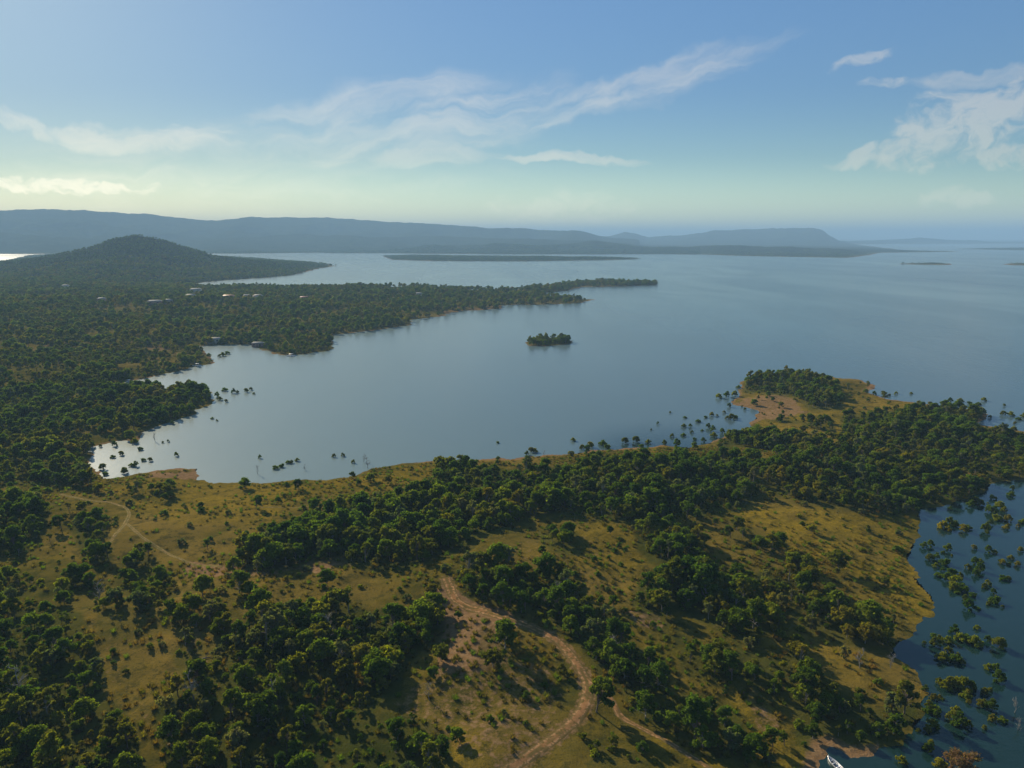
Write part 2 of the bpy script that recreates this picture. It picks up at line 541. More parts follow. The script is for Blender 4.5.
pb2.inputs['IOR'].default_value = 1.40
mxs = b.node('ShaderNodeMixShader')
b.put(mxs.inputs[0], b.m('MULTIPLY', b.ramp(streak, 0.3, 0.7, 0.17, 0.25), b.m('SUBTRACT', 1.0, calm)))
b.l.new(pb.outputs[0], mxs.inputs[1])
b.l.new(pb2.outputs[0], mxs.inputs[2])
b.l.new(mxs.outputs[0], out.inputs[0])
WATER = wm


# ---------------------------------------------------------------- mesh helpers
def mesh_from(name, verts, faces, mats, smooth=False, mat_idx=None):
    """faces: (n, k) array of equal-sized polygons, or a list of such arrays"""
    if not isinstance(faces, list):
        faces = [faces]
    faces = [np.asarray(f, np.int32) for f in faces if len(f)]
    me = bpy.data.meshes.new(name)
    verts = np.asarray(verts, np.float32)
    me.vertices.add(len(verts))
    me.vertices.foreach_set('co', verts.ravel())
    loops = np.concatenate([f.ravel() for f in faces])
    sizes = np.concatenate([np.full(len(f), f.shape[1], np.int32) for f in faces])
    starts = np.concatenate([[0], np.cumsum(sizes)[:-1]]).astype(np.int32)
    me.loops.add(len(loops))
    me.loops.foreach_set('vertex_index', loops)
    me.polygons.add(len(sizes))
    me.polygons.foreach_set('loop_start', starts)
    me.polygons.foreach_set('loop_total', sizes)
    if smooth:
        me.polygons.foreach_set('use_smooth', np.ones(len(sizes), bool))
    me.update(calc_edges=True)
    for m in (mats if isinstance(mats, (list, tuple)) else [mats]):
        me.materials.append(m)
    if mat_idx is not None:
        me.polygons.foreach_set('material_index', np.asarray(mat_idx, np.int32))
    return me


def obj(name, me, parent=None, loc=None):
    o = bpy.data.objects.new(name, me)
    C.objects.link(o)
    if parent is not None:
        o.parent = parent
    if loc is not None:
        o.location = loc
    return o


def tag(o, label=None, cat=None, group=None, kind=None):
    for k, v in (('label', label), ('category', cat), ('group', group), ('kind', kind)):
        if v:
            o[k] = v
    return o


class MB:
    def __init__(self):
        self.v, self.f3, self.f4 = [], [], []
        self.n = 0

    def add(self, v, f):
        v = np.asarray(v, float)
        f = np.asarray(f, int)
        (self.f3 if f.shape[1] == 3 else self.f4).append(f + self.n)
        self.v.append(v)
        self.n += len(v)

    def tube(self, pts, radii, seg=6):
        pts = np.asarray(pts, float)
        n = len(pts)
        vs = []
        for i in range(n):
            t = pts[min(i + 1, n - 1)] - pts[max(i - 1, 0)]
            t = t / (np.linalg.norm(t) + 1e-9)
            a = np.cross(t, [0.31, 0.95, 0.1]); a /= np.linalg.norm(a) + 1e-9
            c = np.cross(t, a)
            th = np.arange(seg) / seg * 2 * math.pi
            vs.append(pts[i] + radii[i] * (np.cos(th)[:, None] * a + np.sin(th)[:, None] * c))
        v = np.vstack(vs + [pts[-1:]])
        f = []
        for i in range(n - 1):
            for k in range(seg):
                f.append((i * seg + k, i * seg + (k + 1) % seg, (i + 1) * seg + (k + 1) % seg, (i + 1) * seg + k))
        base = self.n
        self.add(v, f)
        cap = [(base + (n - 1) * seg + k, base + (n - 1) * seg + (k + 1) % seg, base + n * seg) for k in range(seg)]
        self.f3.append(np.asarray(cap))

    def box(self, c, s, rz=0.0, taper=1.0):
        c = np.asarray(c, float)
        hx, hy, hz = s[0] / 2, s[1] / 2, s[2] / 2
        v = np.array([(-hx, -hy, -hz), (hx, -hy, -hz), (hx, hy, -hz), (-hx, hy, -hz),
                      (-hx * taper, -hy * taper, hz), (hx * taper, -hy * taper, hz), (hx * taper, hy * taper, hz), (-hx * taper, hy * taper, hz)])
        ca, sa = math.cos(rz), math.sin(rz)
        v = np.stack([v[:, 0] * ca - v[:, 1] * sa, v[:, 0] * sa + v[:, 1] * ca, v[:, 2]], 1) + c
        self.add(v, [(0, 3, 2, 1), (4, 5, 6, 7), (0, 1, 5, 4), (1, 2, 6, 5), (2, 3, 7, 6), (3, 0, 4, 7)])

    def mesh(self, name, mats, smooth=False):
        fs = []
        if self.f3:
            fs.append(np.vstack(self.f3))
        if self.f4:
            fs.append(np.vstack(self.f4))
        return mesh_from(name, np.vstack(self.v), fs, mats, smooth)


# ---------------------------------------------------------------- tree templates
def leaf_cloud(centres, radii, count, size, g, squash=0.75):
    """many small leaf sprays spread over and through a set of clumps"""
    centres = np.asarray(centres); radii = np.asarray(radii)
    wgt = radii ** 2; wgt = wgt / wgt.sum()
    idx = g.choice(len(centres), count, p=wgt)
    d = g.normal(size=(count, 3)); d /= np.linalg.norm(d, axis=1)[:, None]
    rr = g.random(count) ** 0.38
    p = centres[idx] + d * (radii[idx] * rr)[:, None] * np.array([1, 1, squash])
    p += g.normal(size=(count, 3)) * 0.10
    nrm = d * 0.8 + g.normal(size=(count, 3)) * 0.65 + np.array([0, 0, 0.35])
    nrm /= np.linalg.norm(nrm, axis=1)[:, None]
    a = np.cross(nrm, g.normal(size=(count, 3))); a /= np.linalg.norm(a, axis=1)[:, None]
    c = np.cross(nrm, a)
    s = size * (0.55 + 0.9 * g.random(count))[:, None]
    asp = (0.45 + 0.4 * g.random(count))[:, None]
    bend = nrm * s * 0.25
    v = np.stack([p - a * s - bend, p - c * s * asp, p + a * s - bend, p + c * s * asp], 1).reshape(-1, 3)
    f = np.arange(count * 4).reshape(-1, 4)
    return v, f


def grow_tree(seed, H, W, trunk_frac, nclump, leaves, lsize, tone, bark=BARK, squash=0.75, spread=1.0, sink=1.2, bushy=False):
    g = np.random.default_rng(seed)
    mb = MB()
    lean = g.normal(size=2) * 0.05 * H
    top = np.array([lean[0], lean[1], H * 0.80])
    fork = H * trunk_frac
    tr = [np.array([0, 0, -sink])]
    for k in range(1, 6):
        t = k / 5
        tr.append(np.array([lean[0] * t + g.normal() * 0.06 * t * H * 0.3, lean[1] * t + g.normal() * 0.06 * t * H * 0.3, t * H * 0.80]))
    r0 = 0.028 * H
    mb.tube(tr, [r0 * (1 - 0.8 * k / 5) for k in range(6)], 7)
    cen, rad = [], []
    zc = (fork + H) / 2
    hz = (H - fork) / 2
    for k in range(nclump):
        th = k * 2.399963 + g.normal() * 0.35
        q = math.sqrt((k + 0.5) / nclump)
        rr = W / 2 * 0.78 * q * spread * (0.65 + 0.6 * g.random())
        zz = fork + (H - fork) * (0.25 + 0.62 * math.sqrt(max(0, 1 - 0.85 * q * q)) * (0.75 + 0.35 * g.random()))
        if g.random() < 0.42:
            zz -= (H - fork) * (0.25 + 0.25 * g.random())
        if bushy:
            zz = H * (0.06 + 0.74 * math.sqrt(max(0, 1 - q * q)) * (0.35 + 0.65 * g.random()))
        cr = W * (0.07 + 0.11 * g.random() ** 1.5) * (1.15 - 0.25 * q)
        cpt = np.array([lean[0] + rr * math.cos(th), lean[1] + rr * math.sin(th), min(zz, H - cr * squash * 0.6)])
        cen.append(cpt); rad.append(cr)
        st = tr[1] + (tr[4] - tr[1]) * (0.1 + 0.7 * g.random())
        st[2] = min(st[2], cpt[2] - 0.1 * H) if cpt[2] > 0.25 * H else st[2] * 0.4
        mid = (st + cpt) / 2 + np.array([0, 0, 0.04 * H]) + g.normal(size=3) * 0.02 * H
        mb.tube([st, mid, cpt], [r0 * 0.42, r0 * 0.27, r0 * 0.08], 5)
    v, f = leaf_cloud(cen, rad, leaves, lsize, g, squash)
    # a few stray sprays outside the clumps make the outline uneven
    v2, f2 = leaf_cloud(cen, np.array(rad) * 1.35, leaves // 7, lsize * 0.9, g, squash)
    v = np.vstack([v, v2]); f = np.vstack([f, f2 + len(f) * 4])
    v[:, 2] = np.maximum(v[:, 2], 0.05)
    crown = mesh_from('crown', v, f, TONES[tone])
    trunk = mb.mesh('trunk', bark, True)
    return trunk, crown


def bare_tree(seed, H, bark=PALE_BARK):
    g = np.random.default_rng(seed)
    mt, mbr = MB(), MB()
    tr = [np.array([g.normal() * 0.02 * H * k, g.normal() * 0.02 * H * k, -1.2 + (H + 1.2) * k / 5]) for k in range(6)]
    mt.tube(tr, [0.03 * H * (1 - 0.85 * k / 5) for k in range(6)], 7)
    for k in range(16):
        t = 0.25 + 0.7 * g.random()
        st = np.array([np.interp(t, np.arange(6) / 5, [p[i] for p in tr]) for i in range(3)])
        th = g.random() * 6.28
        L = H * (0.18 + 0.22 * g.random()) * (1.2 - t * 0.6)
        d = np.array([math.cos(th), math.sin(th), 0.5 + 0.8 * g.random()])
        d /= np.linalg.norm(d)
        mid = st + d * L * 0.5 + g.normal(size=3) * 0.04 * H
        en = st + d * L + np.array([0, 0, 0.05 * H])
        mbr.tube([st, mid, en], [0.012 * H, 0.008 * H, 0.003 * H], 5)
        for _ in range(3):
            e2 = mid + (g.normal(size=3) * 0.5 + d) * L * 0.45
            mbr.tube([mid, (mid + e2) / 2 + g.normal(size=3) * 0.02 * H, e2], [0.006 * H, 0.004 * H, 0.002 * H], 4)
    return mt.mesh('trunk', bark, True), mbr.mesh('crown', bark, True)


# (seed, height, width, trunk fraction, clumps, leaves, leaf size, tone)
GUM = [
    (1, 8.8, 8.6, 0.14, 26, 2300, 0.40, 'dark green'),
    (2, 7.6, 9.2, 0.12, 30, 2500, 0.40, 'mid green'),
    (3, 9.8, 7.6, 0.18, 25, 2200, 0.40, 'dark green'),
    (4, 8.0, 7.2, 0.16, 20, 1600, 0.38, 'olive'),
    (5, 8.8, 9.6, 0.14, 32, 2600, 0.41, 'mid green'),
    (6, 6.8, 6.6, 0.15, 19, 1500, 0.36, 'grey green'),
    (7, 8.2, 7.6, 0.14, 24, 2000, 0.40, 'dark green'),
    (8, 6.2, 7.2, 0.10, 20, 1600, 0.36, 'yellow green'),
    (9, 9.2, 7.0, 0.24, 20, 1600, 0.38, 'olive'),
    (10, 7.6, 8.2, 0.12, 26, 2200, 0.40, 'mid green'),
    (11, 10.5, 7.0, 0.34, 14, 900, 0.36, 'grey green'),
    (12, 9.0, 6.4, 0.30, 13, 750, 0.36, 'olive'),
    (13, 5.6, 5.0, 0.10, 14, 1100, 0.34, 'dark green'),
    (14, 5.2, 6.0, 0.08, 16, 1200, 0.34, 'olive'),
]
GUM_M = [grow_tree(s, H, W, tf, nc, lv, ls, tn, PALE_BARK if (i % 3 == 0 or i > 9) else BARK) for i, (s, H, W, tf, nc, lv, ls, tn) in enumerate(GUM)]
SHRUB = [
    (21, 2.6, 3.6, 0.05, 14, 520, 0.28, 'mid green'),
    (22, 2.0, 2.8, 0.05, 11, 400, 0.26, 'olive'),
    (23, 3.2, 3.2, 0.08, 14, 520, 0.28, 'dark green'),
    (24, 1.7, 2.6, 0.04, 10, 360, 0.24, 'yellow green'),
    (25, 2.8, 4.4, 0.05, 16, 640, 0.28, 'grey green'),
    (26, 2.4, 3.0, 0.06, 12, 460, 0.26, 'dark green'),
]
SHRUB_M = [grow_tree(s, H, W, tf, nc, lv, ls, tn, sink=0.4, bushy=True) for (s, H, W, tf, nc, lv, ls, tn) in SHRUB]
WET = [
    (41, 4.2, 4.8, 0.02, 16, 800, 0.32, 'olive'),
    (42, 3.4, 5.2, 0.0, 17, 850, 0.32, 'mid green'),
    (43, 4.9, 4.8, 0.05, 17, 850, 0.33, 'dark green'),
    (44, 3.0, 3.8, 0.0, 12, 550, 0.30, 'olive'),
    (45, 4.0, 5.8, 0.02, 18, 950, 0.33, 'yellow green'),
]
WET_M = [grow_tree(s, H, W, tf, nc, lv, ls, tn, sink=2.5, bushy=True) for (s, H, W, tf, nc, lv, ls, tn) in WET]

# ---------------------------------------------------------------- where wood stands (read at mid-crown height)
DENSE = [
    # (outline, density)
    ([(232, 548), (245, 533), (262, 520), (290, 515), (315, 500), (343, 494), (381, 490), (398, 484), (418, 480), (430, 470), (436, 457), (458, 455),
      (482, 460), (512, 463), (545, 462), (575, 455), (600, 447), (650, 452), (700, 452), (740, 448), (768, 450), (775, 480), (768, 486), (737, 505), (707, 507),
      (662, 508), (642, 517), (612, 512), (562, 508), (537, 511), (512, 522), (481, 526), (456, 545), (411, 560), (356, 558), (331, 551), (290, 560),
      (256, 562), (238, 560)], 1.0),
    ([(768, 448), (725, 438), (722, 430), (740, 426), (800, 430), (838, 437), (842, 425), (840, 409), (890, 407), (913, 402), (950, 399), (990, 400), (985, 415),
      (975, 424), (1024, 432), (1120, 440), (1120, 475), (1000, 478), (985, 485), (970, 498), (950, 510), (935, 515), (930, 505), (905, 508), (885, 515),
      (870, 506), (840, 500), (800, 495), (768, 485)], 1.0),
    ([(743, 387), (745, 376), (764, 368), (788, 366), (815, 368), (838, 378), (844, 392), (840, 404), (811, 405.5), (797.5, 394), (774, 390)], 1.0),
    ([(768, 415), (782, 411.5), (815, 417), (834.5, 413), (836, 425), (803, 427), (776, 423)], 0.9),
    ([(634, 520), (659, 512), (697, 522), (709, 535), (712, 555), (687, 560), (652, 555), (637, 540)], 1.0),
    ([(539, 520), (575, 520), (585, 535), (582, 543), (560, 545), (540, 535)], 1.0),
    ([(455, 568), (475, 552), (505, 550), (530, 562), (560, 558), (585, 575), (592, 592), (615, 600), (640, 612), (600, 612), (625, 625), (650, 640),
      (672, 655), (668, 690), (640, 690), (615, 672), (590, 655), (560, 632), (530, 612), (505, 608), (490, 600), (465, 592)], 0.95),
    ([(640, 570), (670, 560), (720, 560), (750, 565), (768, 558), (805, 563), (835, 585), (870, 612), (905, 630), (912, 642), (905, 650), (870, 640),
      (830, 628), (790, 618), (765, 625), (740, 630), (700, 610), (680, 598), (655, 610), (640, 600), (630, 590)], 0.95),
    ([(715, 515), (745, 515), (765, 522), (785, 535), (810, 548), (850, 560), (868, 570), (845, 568), (800, 562), (770, 552), (745, 540), (725, 525)], 0.45),
    ([(768, 641), (793, 633), (813, 651), (838, 671), (880, 696), (918, 686), (928, 696), (918, 726), (903, 748), (863, 751), (843, 758), (825, 750),
      (798, 731), (795, 696), (768, 686)], 0.95),
    ([(680, 640), (720, 628), (768, 641), (768, 690), (735, 678), (700, 668), (680, 660)], 0.9),
    ([(655, 692), (690, 680), (712, 684), (735, 690), (752, 720), (755, 745), (735, 755), (700, 740), (675, 735), (655, 720)], 1.0),
    ([(620, 690), (645, 670), (665, 690), (655, 715), (630, 712)], 0.9),
    ([(592, 738), (612, 738), (640, 775), (600, 800), (575, 785)], 0.5),
    ([(256, 600), (262, 590), (300, 595), (330, 590), (370, 600), (400, 598), (440, 590), (446, 615), (440, 630), (420, 640), (405, 655), (400, 680),
      (380, 690), (370, 705), (350, 715), (340, 740), (325, 750), (325, 900), (200, 900), (165, 740), (150, 700), (165, 680), (185, 665), (200, 650),
      (225, 625), (240, 610)], 1.0),
    ([(351, 711), (386, 696), (426, 706), (451, 721), (455, 900), (330, 900), (330, 745)], 0.95),
    ([(-300, 600), (20, 590), (50, 595), (80, 600), (92, 625), (95, 640), (105, 660), (98, 680), (118, 692), (136, 712), (138, 740), (146, 900), (-300, 900)], 1.0),
    ([(-300, 485), (40, 485), (50, 500), (40, 530), (20, 545), (-300, 560)], 0.85),
    ([(65, 515), (95, 505), (105, 520), (112, 550), (100, 562), (80, 545)], 0.95),
    ([(120, 545), (150, 540), (165, 560), (180, 580), (160, 600), (130, 595), (110, 575)], 0.8),
    ([(-300, 430), (92, 440), (92, 470), (105, 480), (80, 484), (40, 480), (-300, 480)], 0.75),
    ([(95, 590), (240, 590), (240, 615), (215, 640), (200, 660), (180, 620), (95, 628)], 0.55),
    ([(-100, 565), (60, 560), (120, 575), (130, 600), (60, 596), (-100, 600)], 0.45),
    ([(175, 575), (255, 572), (262, 592), (200, 604)], 0.4),
    ([(480, 616), (515, 622), (514, 645), (500, 672), (480, 655)], 0.55),
    ([(124, 478), (150, 477), (182, 480), (184, 496), (160, 497), (124, 488)], 0.45),
    ([(180, 668), (205, 640), (190, 622), (168, 640)], 0.8),
]
CLEAR = [
    [(762, 421), (800, 424), (838, 437), (836, 444), (795, 436), (762, 430)],
    [(725, 446), (752, 447), (776, 453), (770, 459), (729, 455)],
    [(938, 463), (968, 468), (982, 481), (960, 479), (940, 470)],
    [(0, 347), (60, 345), (75, 349), (40, 351), (0, 350)],
    [(145, 348), (185, 352), (186, 356), (148, 353)],
]
OPEN_FRONT = 455   # south of this row the country is open unless DENSE says otherwise
# main tracks, read off the photograph
TRACK_FAINT = {2, 3, 4}
TRACKS = [
    ([(446, 578), (450, 588), (455, 599), (467, 607), (482, 611), (505, 618), (522, 623.5), (537, 630), (554.5, 638.5), (569.5, 653.5), (579.5, 668.5), (586, 680),
      (588, 690), (586, 701), (581, 712), (572, 723.5), (557, 736), (539.5, 748.5), (522, 761), (500, 775), (470, 800)], 4.4),
    ([(586, 677), (599.5, 688), (612, 700), (617, 711), (624, 719), (642, 728.5), (662, 738.5), (682, 751), (702, 763.5), (730, 782), (770, 812)], 2.3),
    ([(60, 494), (87, 500), (110, 502.5), (125, 507.5), (129, 515), (124, 525), (117, 533), (108, 545)], 2.3),
    ([(127, 524), (142.5, 537.5), (157.5, 547.5), (172.5, 556), (195, 565), (222, 567)], 1.9),
    ([(255, 507), (290, 508), (330, 507)], 1.6),
]
BARE = [
    ([(436, 595), (476, 600), (508, 612), (516, 626), (500, 645), (480, 668), (445, 672), (425, 650)], 0.85),
    ([(190, 562), (250, 563), (335, 557), (338, 568), (255, 575), (195, 572)], 0.7),
    ([(140, 473), (200, 467), (200, 480), (165, 479), (130, 482)], 0.9),
    ([(445, 660), (490, 640), (540, 665), (560, 690), (540, 735), (470, 765), (440, 740), (400, 700)], 0.42),
    ([(497, 545), (540, 525), (600, 530), (630, 545), (600, 560), (520, 560)], 0.35),
    ([(732, 404), (745, 395), (790, 398), (800, 412), (770, 420), (752, 425)], 0.55),
    ([(600, 610), (640, 618), (660, 632), (640, 632), (610, 622)], 0.5),
    ([(690, 620), (730, 636), (740, 650), (700, 632)], 0.45),
    ([(725, 672), (770, 705), (800, 740), (770, 745), (740, 700)], 0.45),
    ([(180, 625), (195, 628), (218, 660), (208, 668), (190, 645)], 0.5),
    ([(95, 630), (120, 632), (125, 658), (152, 698), (162, 760), (150, 760), (138, 712), (120, 680), (100, 655)], 0.35),
    ([(445, 310), (505, 305), (505, 310), (440, 318)], 0.9),
    ([(148, 347), (188, 352), (188, 356), (148, 352)], 0.8),
    ([(0, 346), (60, 344.5), (75, 348), (40, 350), (0, 349)], 0.6),
]
GOLD = [
    ([(110, 485), (200, 480), (330, 482), (400, 466), (440, 462), (440, 480), (380, 492), (320, 495), (260, 520), (180, 520), (120, 505)], 0.8),
    ([(500, 545), (540, 545), (600, 515), (640, 520), (640, 560), (620, 585), (560, 560)], 0.6),
    ([(760, 500), (880, 510), (915, 510), (918, 560), (937, 603), (910, 624), (850, 590), (800, 545), (740, 520), (690, 505)], 1.0),
    ([(742, 392), (800, 392), (870, 390), (905, 405), (840, 440), (760, 430)], 0.7),
    ([(560, 452), (650, 446), (700, 450), (600, 458)], 0.6),
    ([(0, 470), (90, 482), (90, 500), (0, 500)], 0.4),
    ([(450, 735), (475, 720), (480, 760), (455, 765)], 0.9),
    ([(700, 580), (780, 625), (860, 650), (880, 690), (820, 670), (760, 640)], 0.5),
    ([(640, 740), (720, 700), (790, 710), (822, 745), (815, 790), (700, 800)], 0.7),
]


def density(x, y, z_ground, sd, crown=4.0, erode=0.0):
    """how thickly trees stand at a ground point"""
    cx, cy = project(x, y, z_ground + crown)
    gx, gy = project(x, y, z_ground)
    d = np.zeros(x.shape)
    nn = fbm(x, y, 45, 4, 0.55, 13.0)
    # open front country: scattered trees only
    front = (cy > OPEN_FRONT - 25) & ~((cx < 135) & (cy < 470))
    d = np.where(front, np.clip(0.035 + nn * 0.12, 0, 0.12), 0.60 + nn * 2.0)
    d = np.where((cx > 700) & (cy < 450), 0.03, d)
    # thinner country near the end of the spits
    d = np.where((cy < 312) & (cy > 296) & (cx > 440), 0.45, d)
    for poly, v in DENSE:
        k = inside(cx, cy, poly)
        if erode:
            o_ = F_PX * erode / np.sqrt(x ** 2 + y ** 2 + 14000.0)
            for sx_, sy_ in ((1, 0), (-1, 0), (0, 0.9), (0, -0.9)):
                k &= inside(cx + sx_ * o_, cy + sy_ * o_, poly)
        d = np.where(k, v * (1.0 + np.clip(nn + 0.05, -0.35, 0)), d)
    for poly in CLEAR:
        d = np.where(inside(gx, gy, poly), 0.04, d)
    for line, wd in TRACK_W:
        dd = seg_dist(x, y, line, False)
        d = np.where(dd < wd / 2 + 2.0, 0, d)
    d = np.where(sd < 1.5, 0, d)
    return np.clip(d, 0, 1)


# track centre lines in the world (on the terrain; two passes pull them onto the slope)
def to_ground(pts):
    p = unproject(pts)
    for _ in range(4):
        h = height(p[:, 0], p[:, 1])
        q = []
        for (pt, z) in zip(pts, np.maximum(h, 0)):
            q.append(unproject([pt], z)[0])
        p = np.array(q)
    return p


def spline(p, step):
    p = np.asarray(p)
    ext = np.vstack([2 * p[0] - p[1], p, 2 * p[-1] - p[-2]])
    outp = []
    for i in range(1, len(ext) - 2):
        a, b_, c, d = ext[i - 1], ext[i], ext[i + 1], ext[i + 2]
        n = max(2, int(np.linalg.norm(c - b_) / step))
        for k in range(n):
            t = k / n
            outp.append(0.5 * ((2 * b_) + (c - a) * t + (2 * a - 5 * b_ + 4 * c - d) * t * t + (3 * b_ - a - 3 * c + d) * t ** 3))
    outp.append(p[-1])
    return np.array(outp)


TRACK_W = [(spline(to_ground(t), 4.0), wd) for t, wd in TRACKS]

# ---------------------------------------------------------------- terrain sheet (fine near the camera, coarser with distance)
NA, NR = 1180, 1350
RMIN, RMAX, AZM = 60.0, 47000.0, R(52)
az = np.linspace(-AZM, AZM, NA)
rr_ = RMIN * (RMAX / RMIN) ** (np.arange(NR) / (NR - 1))
AA, RR = np.meshgrid(az, rr_)
gx_, gy_ = (np.sin(AA) * RR), (np.cos(AA) * RR)
H_, S_ = height(gx_.ravel(), gy_.ravel(), True)
HG = H_.reshape(NR, NA)


def ground_z(x, y):
    """height of the terrain mesh itself, by interpolation in its own grid"""
    r = np.hypot(x, y)
    a = np.arctan2(x, y)
    fi = np.clip(np.log(np.maximum(r, RMIN) / RMIN) / math.log(RMAX / RMIN) * (NR - 1), 0, NR - 1.001)
    fj = np.clip((a + AZM) / (2 * AZM) * (NA - 1), 0, NA - 1.001)
    i, j = fi.astype(int), fj.astype(int)
    u, v = fi - i, fj - j
    return (HG[i, j] * (1 - u) * (1 - v) + HG[i + 1, j] * u * (1 - v) + HG[i, j + 1] * (1 - u) * v + HG[i + 1, j + 1] * u * v)


xf, yf = gx_.ravel(), gy_.ravel()
ppx, ppy = project(xf, yf, H_)
bare_a = np.zeros(xf.shape)
gold_a = np.full(xf.shape, 0.12)
near = RR.ravel() < 2600
wpx = ppx + fbm(xf, yf, 22, 4, 0.6, 71.0) * 60
wpy = ppy + fbm(xf, yf, 22, 4, 0.6, 73.0) * 26
for poly, v in BARE:
    bare_a = np.where(inside(wpx, wpy, poly) & near, np.maximum(bare_a, v), bare_a)
for poly, v in GOLD:
    gold_a = np.where(inside(wpx, wpy, poly) & near, np.maximum(gold_a, v), gold_a)
# water-worn rim of bare red earth all along the shore
rim = np.clip(1 - S_ / (4 + RR.ravel() * 0.004), 0, 1)
rim = rim * np.clip(0.75 + fbm(xf, yf, 60, 4, 0.6, 81.0) * 2.2, 0.05, 1.0)
rim = np.where((ppx > 880) & (ppy > 480), rim * 0.3, rim)
bare_a = np.maximum(bare_a, rim * 0.95)
for line, wd in TRACK_W:
    k = np.where((RR.ravel() < 800))[0]
    dd = seg_dist(xf[k], yf[k], line, False)
    bare_a[k] = np.maximum(bare_a[k], np.clip(1.0 - (dd - wd * 0.5) / 2.2, 0, 1) * (0.5 if wd > 3 else 0.2))
wood_a = np.zeros(xf.shape)
k = np.where(near & (S_ > 0))[0]
wood_a[k] = density(xf[k], yf[k], H_[k], S_[k]) * 0.75
rr1_ = RR.ravel()
lw = (rr1_ > 480) & (ppx < 460) & (S_ > 0) & ~((ppx > 100) & (ppy > 462))
wood_a = np.where(lw, np.maximum(wood_a, np.where(rr1_ > 1800, 0.98, 0.38)), wood_a)
wood_a = np.where(~near & (S_ > 0), 0.98 * np.clip(S_ / 60, 0, 1), wood_a)
# soften the drawn edges
def soften(a, n=3):
    a = a.reshape(NR, NA)
    for _ in range(n):
        a[1:-1, 1:-1] = (a[1:-1, 1:-1] * 2 + a[:-2, 1:-1] + a[2:, 1:-1] + a[1:-1, :-2] + a[1:-1, 2:]) / 6
    return a.ravel()
bare_a, gold_a, wood_a = soften(bare_a, 3), soften(gold_a, 10), soften(wood_a, 5)

ii, jj = np.meshgrid(np.arange(NR - 1), np.arange(NA - 1), indexing='ij')
q = (ii * NA + jj).ravel()
faces = np.stack([q, q + 1, q + NA + 1, q + NA], 1)
# drop deep water cells
deep = (H_ < -3.9)
keep = ~(deep[faces].all(1))
me = mesh_from('terrain', np.stack([xf, yf, H_], 1), faces[keep], GROUND, True)
ca = me.color_attributes.new('cover', 'FLOAT_COLOR', 'POINT')
ca.data.foreach_set('color', np.stack([bare_a, gold_a, wood_a, np.ones_like(wood_a)], 1).astype(np.float32).ravel())
tag(obj('terrain', me), kind='structure')

# lake surface, a disc out to the far mountains
n = 180
rings = [30.0 * (47000 / 30.0) ** (k / 60) for k in range(61)]
wv = [(rr * math.sin(2 * math.pi * k / n), rr * math.cos(2 * math.pi * k / n), 0) for rr in rings for k in range(n)]
wf = [(i * n + k, i * n + (k + 1) % n, (i + 1) * n + (k + 1) % n, (i + 1) * n + k) for i in range(60) for k in range(n)]
wf = np.array(wf)[:, ::-1] if False else np.array(wf)
tag(obj('lake_water', mesh_from('lake_water', wv, wf, WATER)), kind='structure')

# lake bed under the shallow edge is part of the terrain; tracks lie just above the ground
tm, b, out = material('track_dirt')
geo = b.node('ShaderNodeNewGeometry')
uvn = b.node('ShaderNodeUVMap')
suv = b.node('ShaderNodeSeparateXYZ')
b.put(suv.inputs[0], uvn.outputs[0])
n1 = b.noise(geo.outputs['Position'], 0.9, 6, 0.65)
n0 = b.noise(geo.outputs['Position'], 0.15, 4, 0.6)
across = b.m('ABSOLUTE', b.m('SUBTRACT', suv.outputs[0], 0.5))
rut = b.ramp(b.m('ABSOLUTE', b.m('SUBTRACT', b.m('MULTIPLY_ADD', b.m('SUBTRACT', n0, 0.5), 0.10, across), 0.23)), 0.10, 0.02)
c = b.mix(b.ramp(n1, 0.3, 0.7), (0.250, 0.128, 0.050), (0.37, 0.205, 0.090))
c = b.mix(b.m('MULTIPLY', rut, 0.75), c, (0.48, 0.285, 0.145))
c = b.mix(b.m('MULTIPLY', b.ramp(b.m('ADD', n1, b.m('MULTIPLY', across, -0.75)), 0.42, 0.30), 0.75), c, (0.100, 0.090, 0.026))
c = b.mix(b.m('MULTIPLY', b.ramp(across, 0.13, 0.07), b.ramp(n0, 0.40, 0.55, 0.0, 0.75)), c, (0.110, 0.100, 0.030))
pb = b.node('ShaderNodeBsdfPrincipled')
b.put(pb.inputs['Base Color'], c)
pb.inputs['Roughness'].default_value = 0.95
pb.inputs['Specular IOR Level'].default_value = 0.0
b.l.new(pb.outputs[0], out.inputs[0])
tm_worn = tm
tm = tm_worn.copy()
tm.name = 'track_grassy'
for nd_ in tm.node_tree.nodes:
    if nd_.type == 'MIX':
        for sk_ in (nd_.inputs[6], nd_.inputs[7]):
            if not sk_.is_linked:
                v_ = sk_.default_value
                sk_.default_value = (v_[0] * 0.6 + 0.07, v_[1] * 0.7 + 0.06, v_[2] * 0.7 + 0.018, 1)
tm_faint = tm
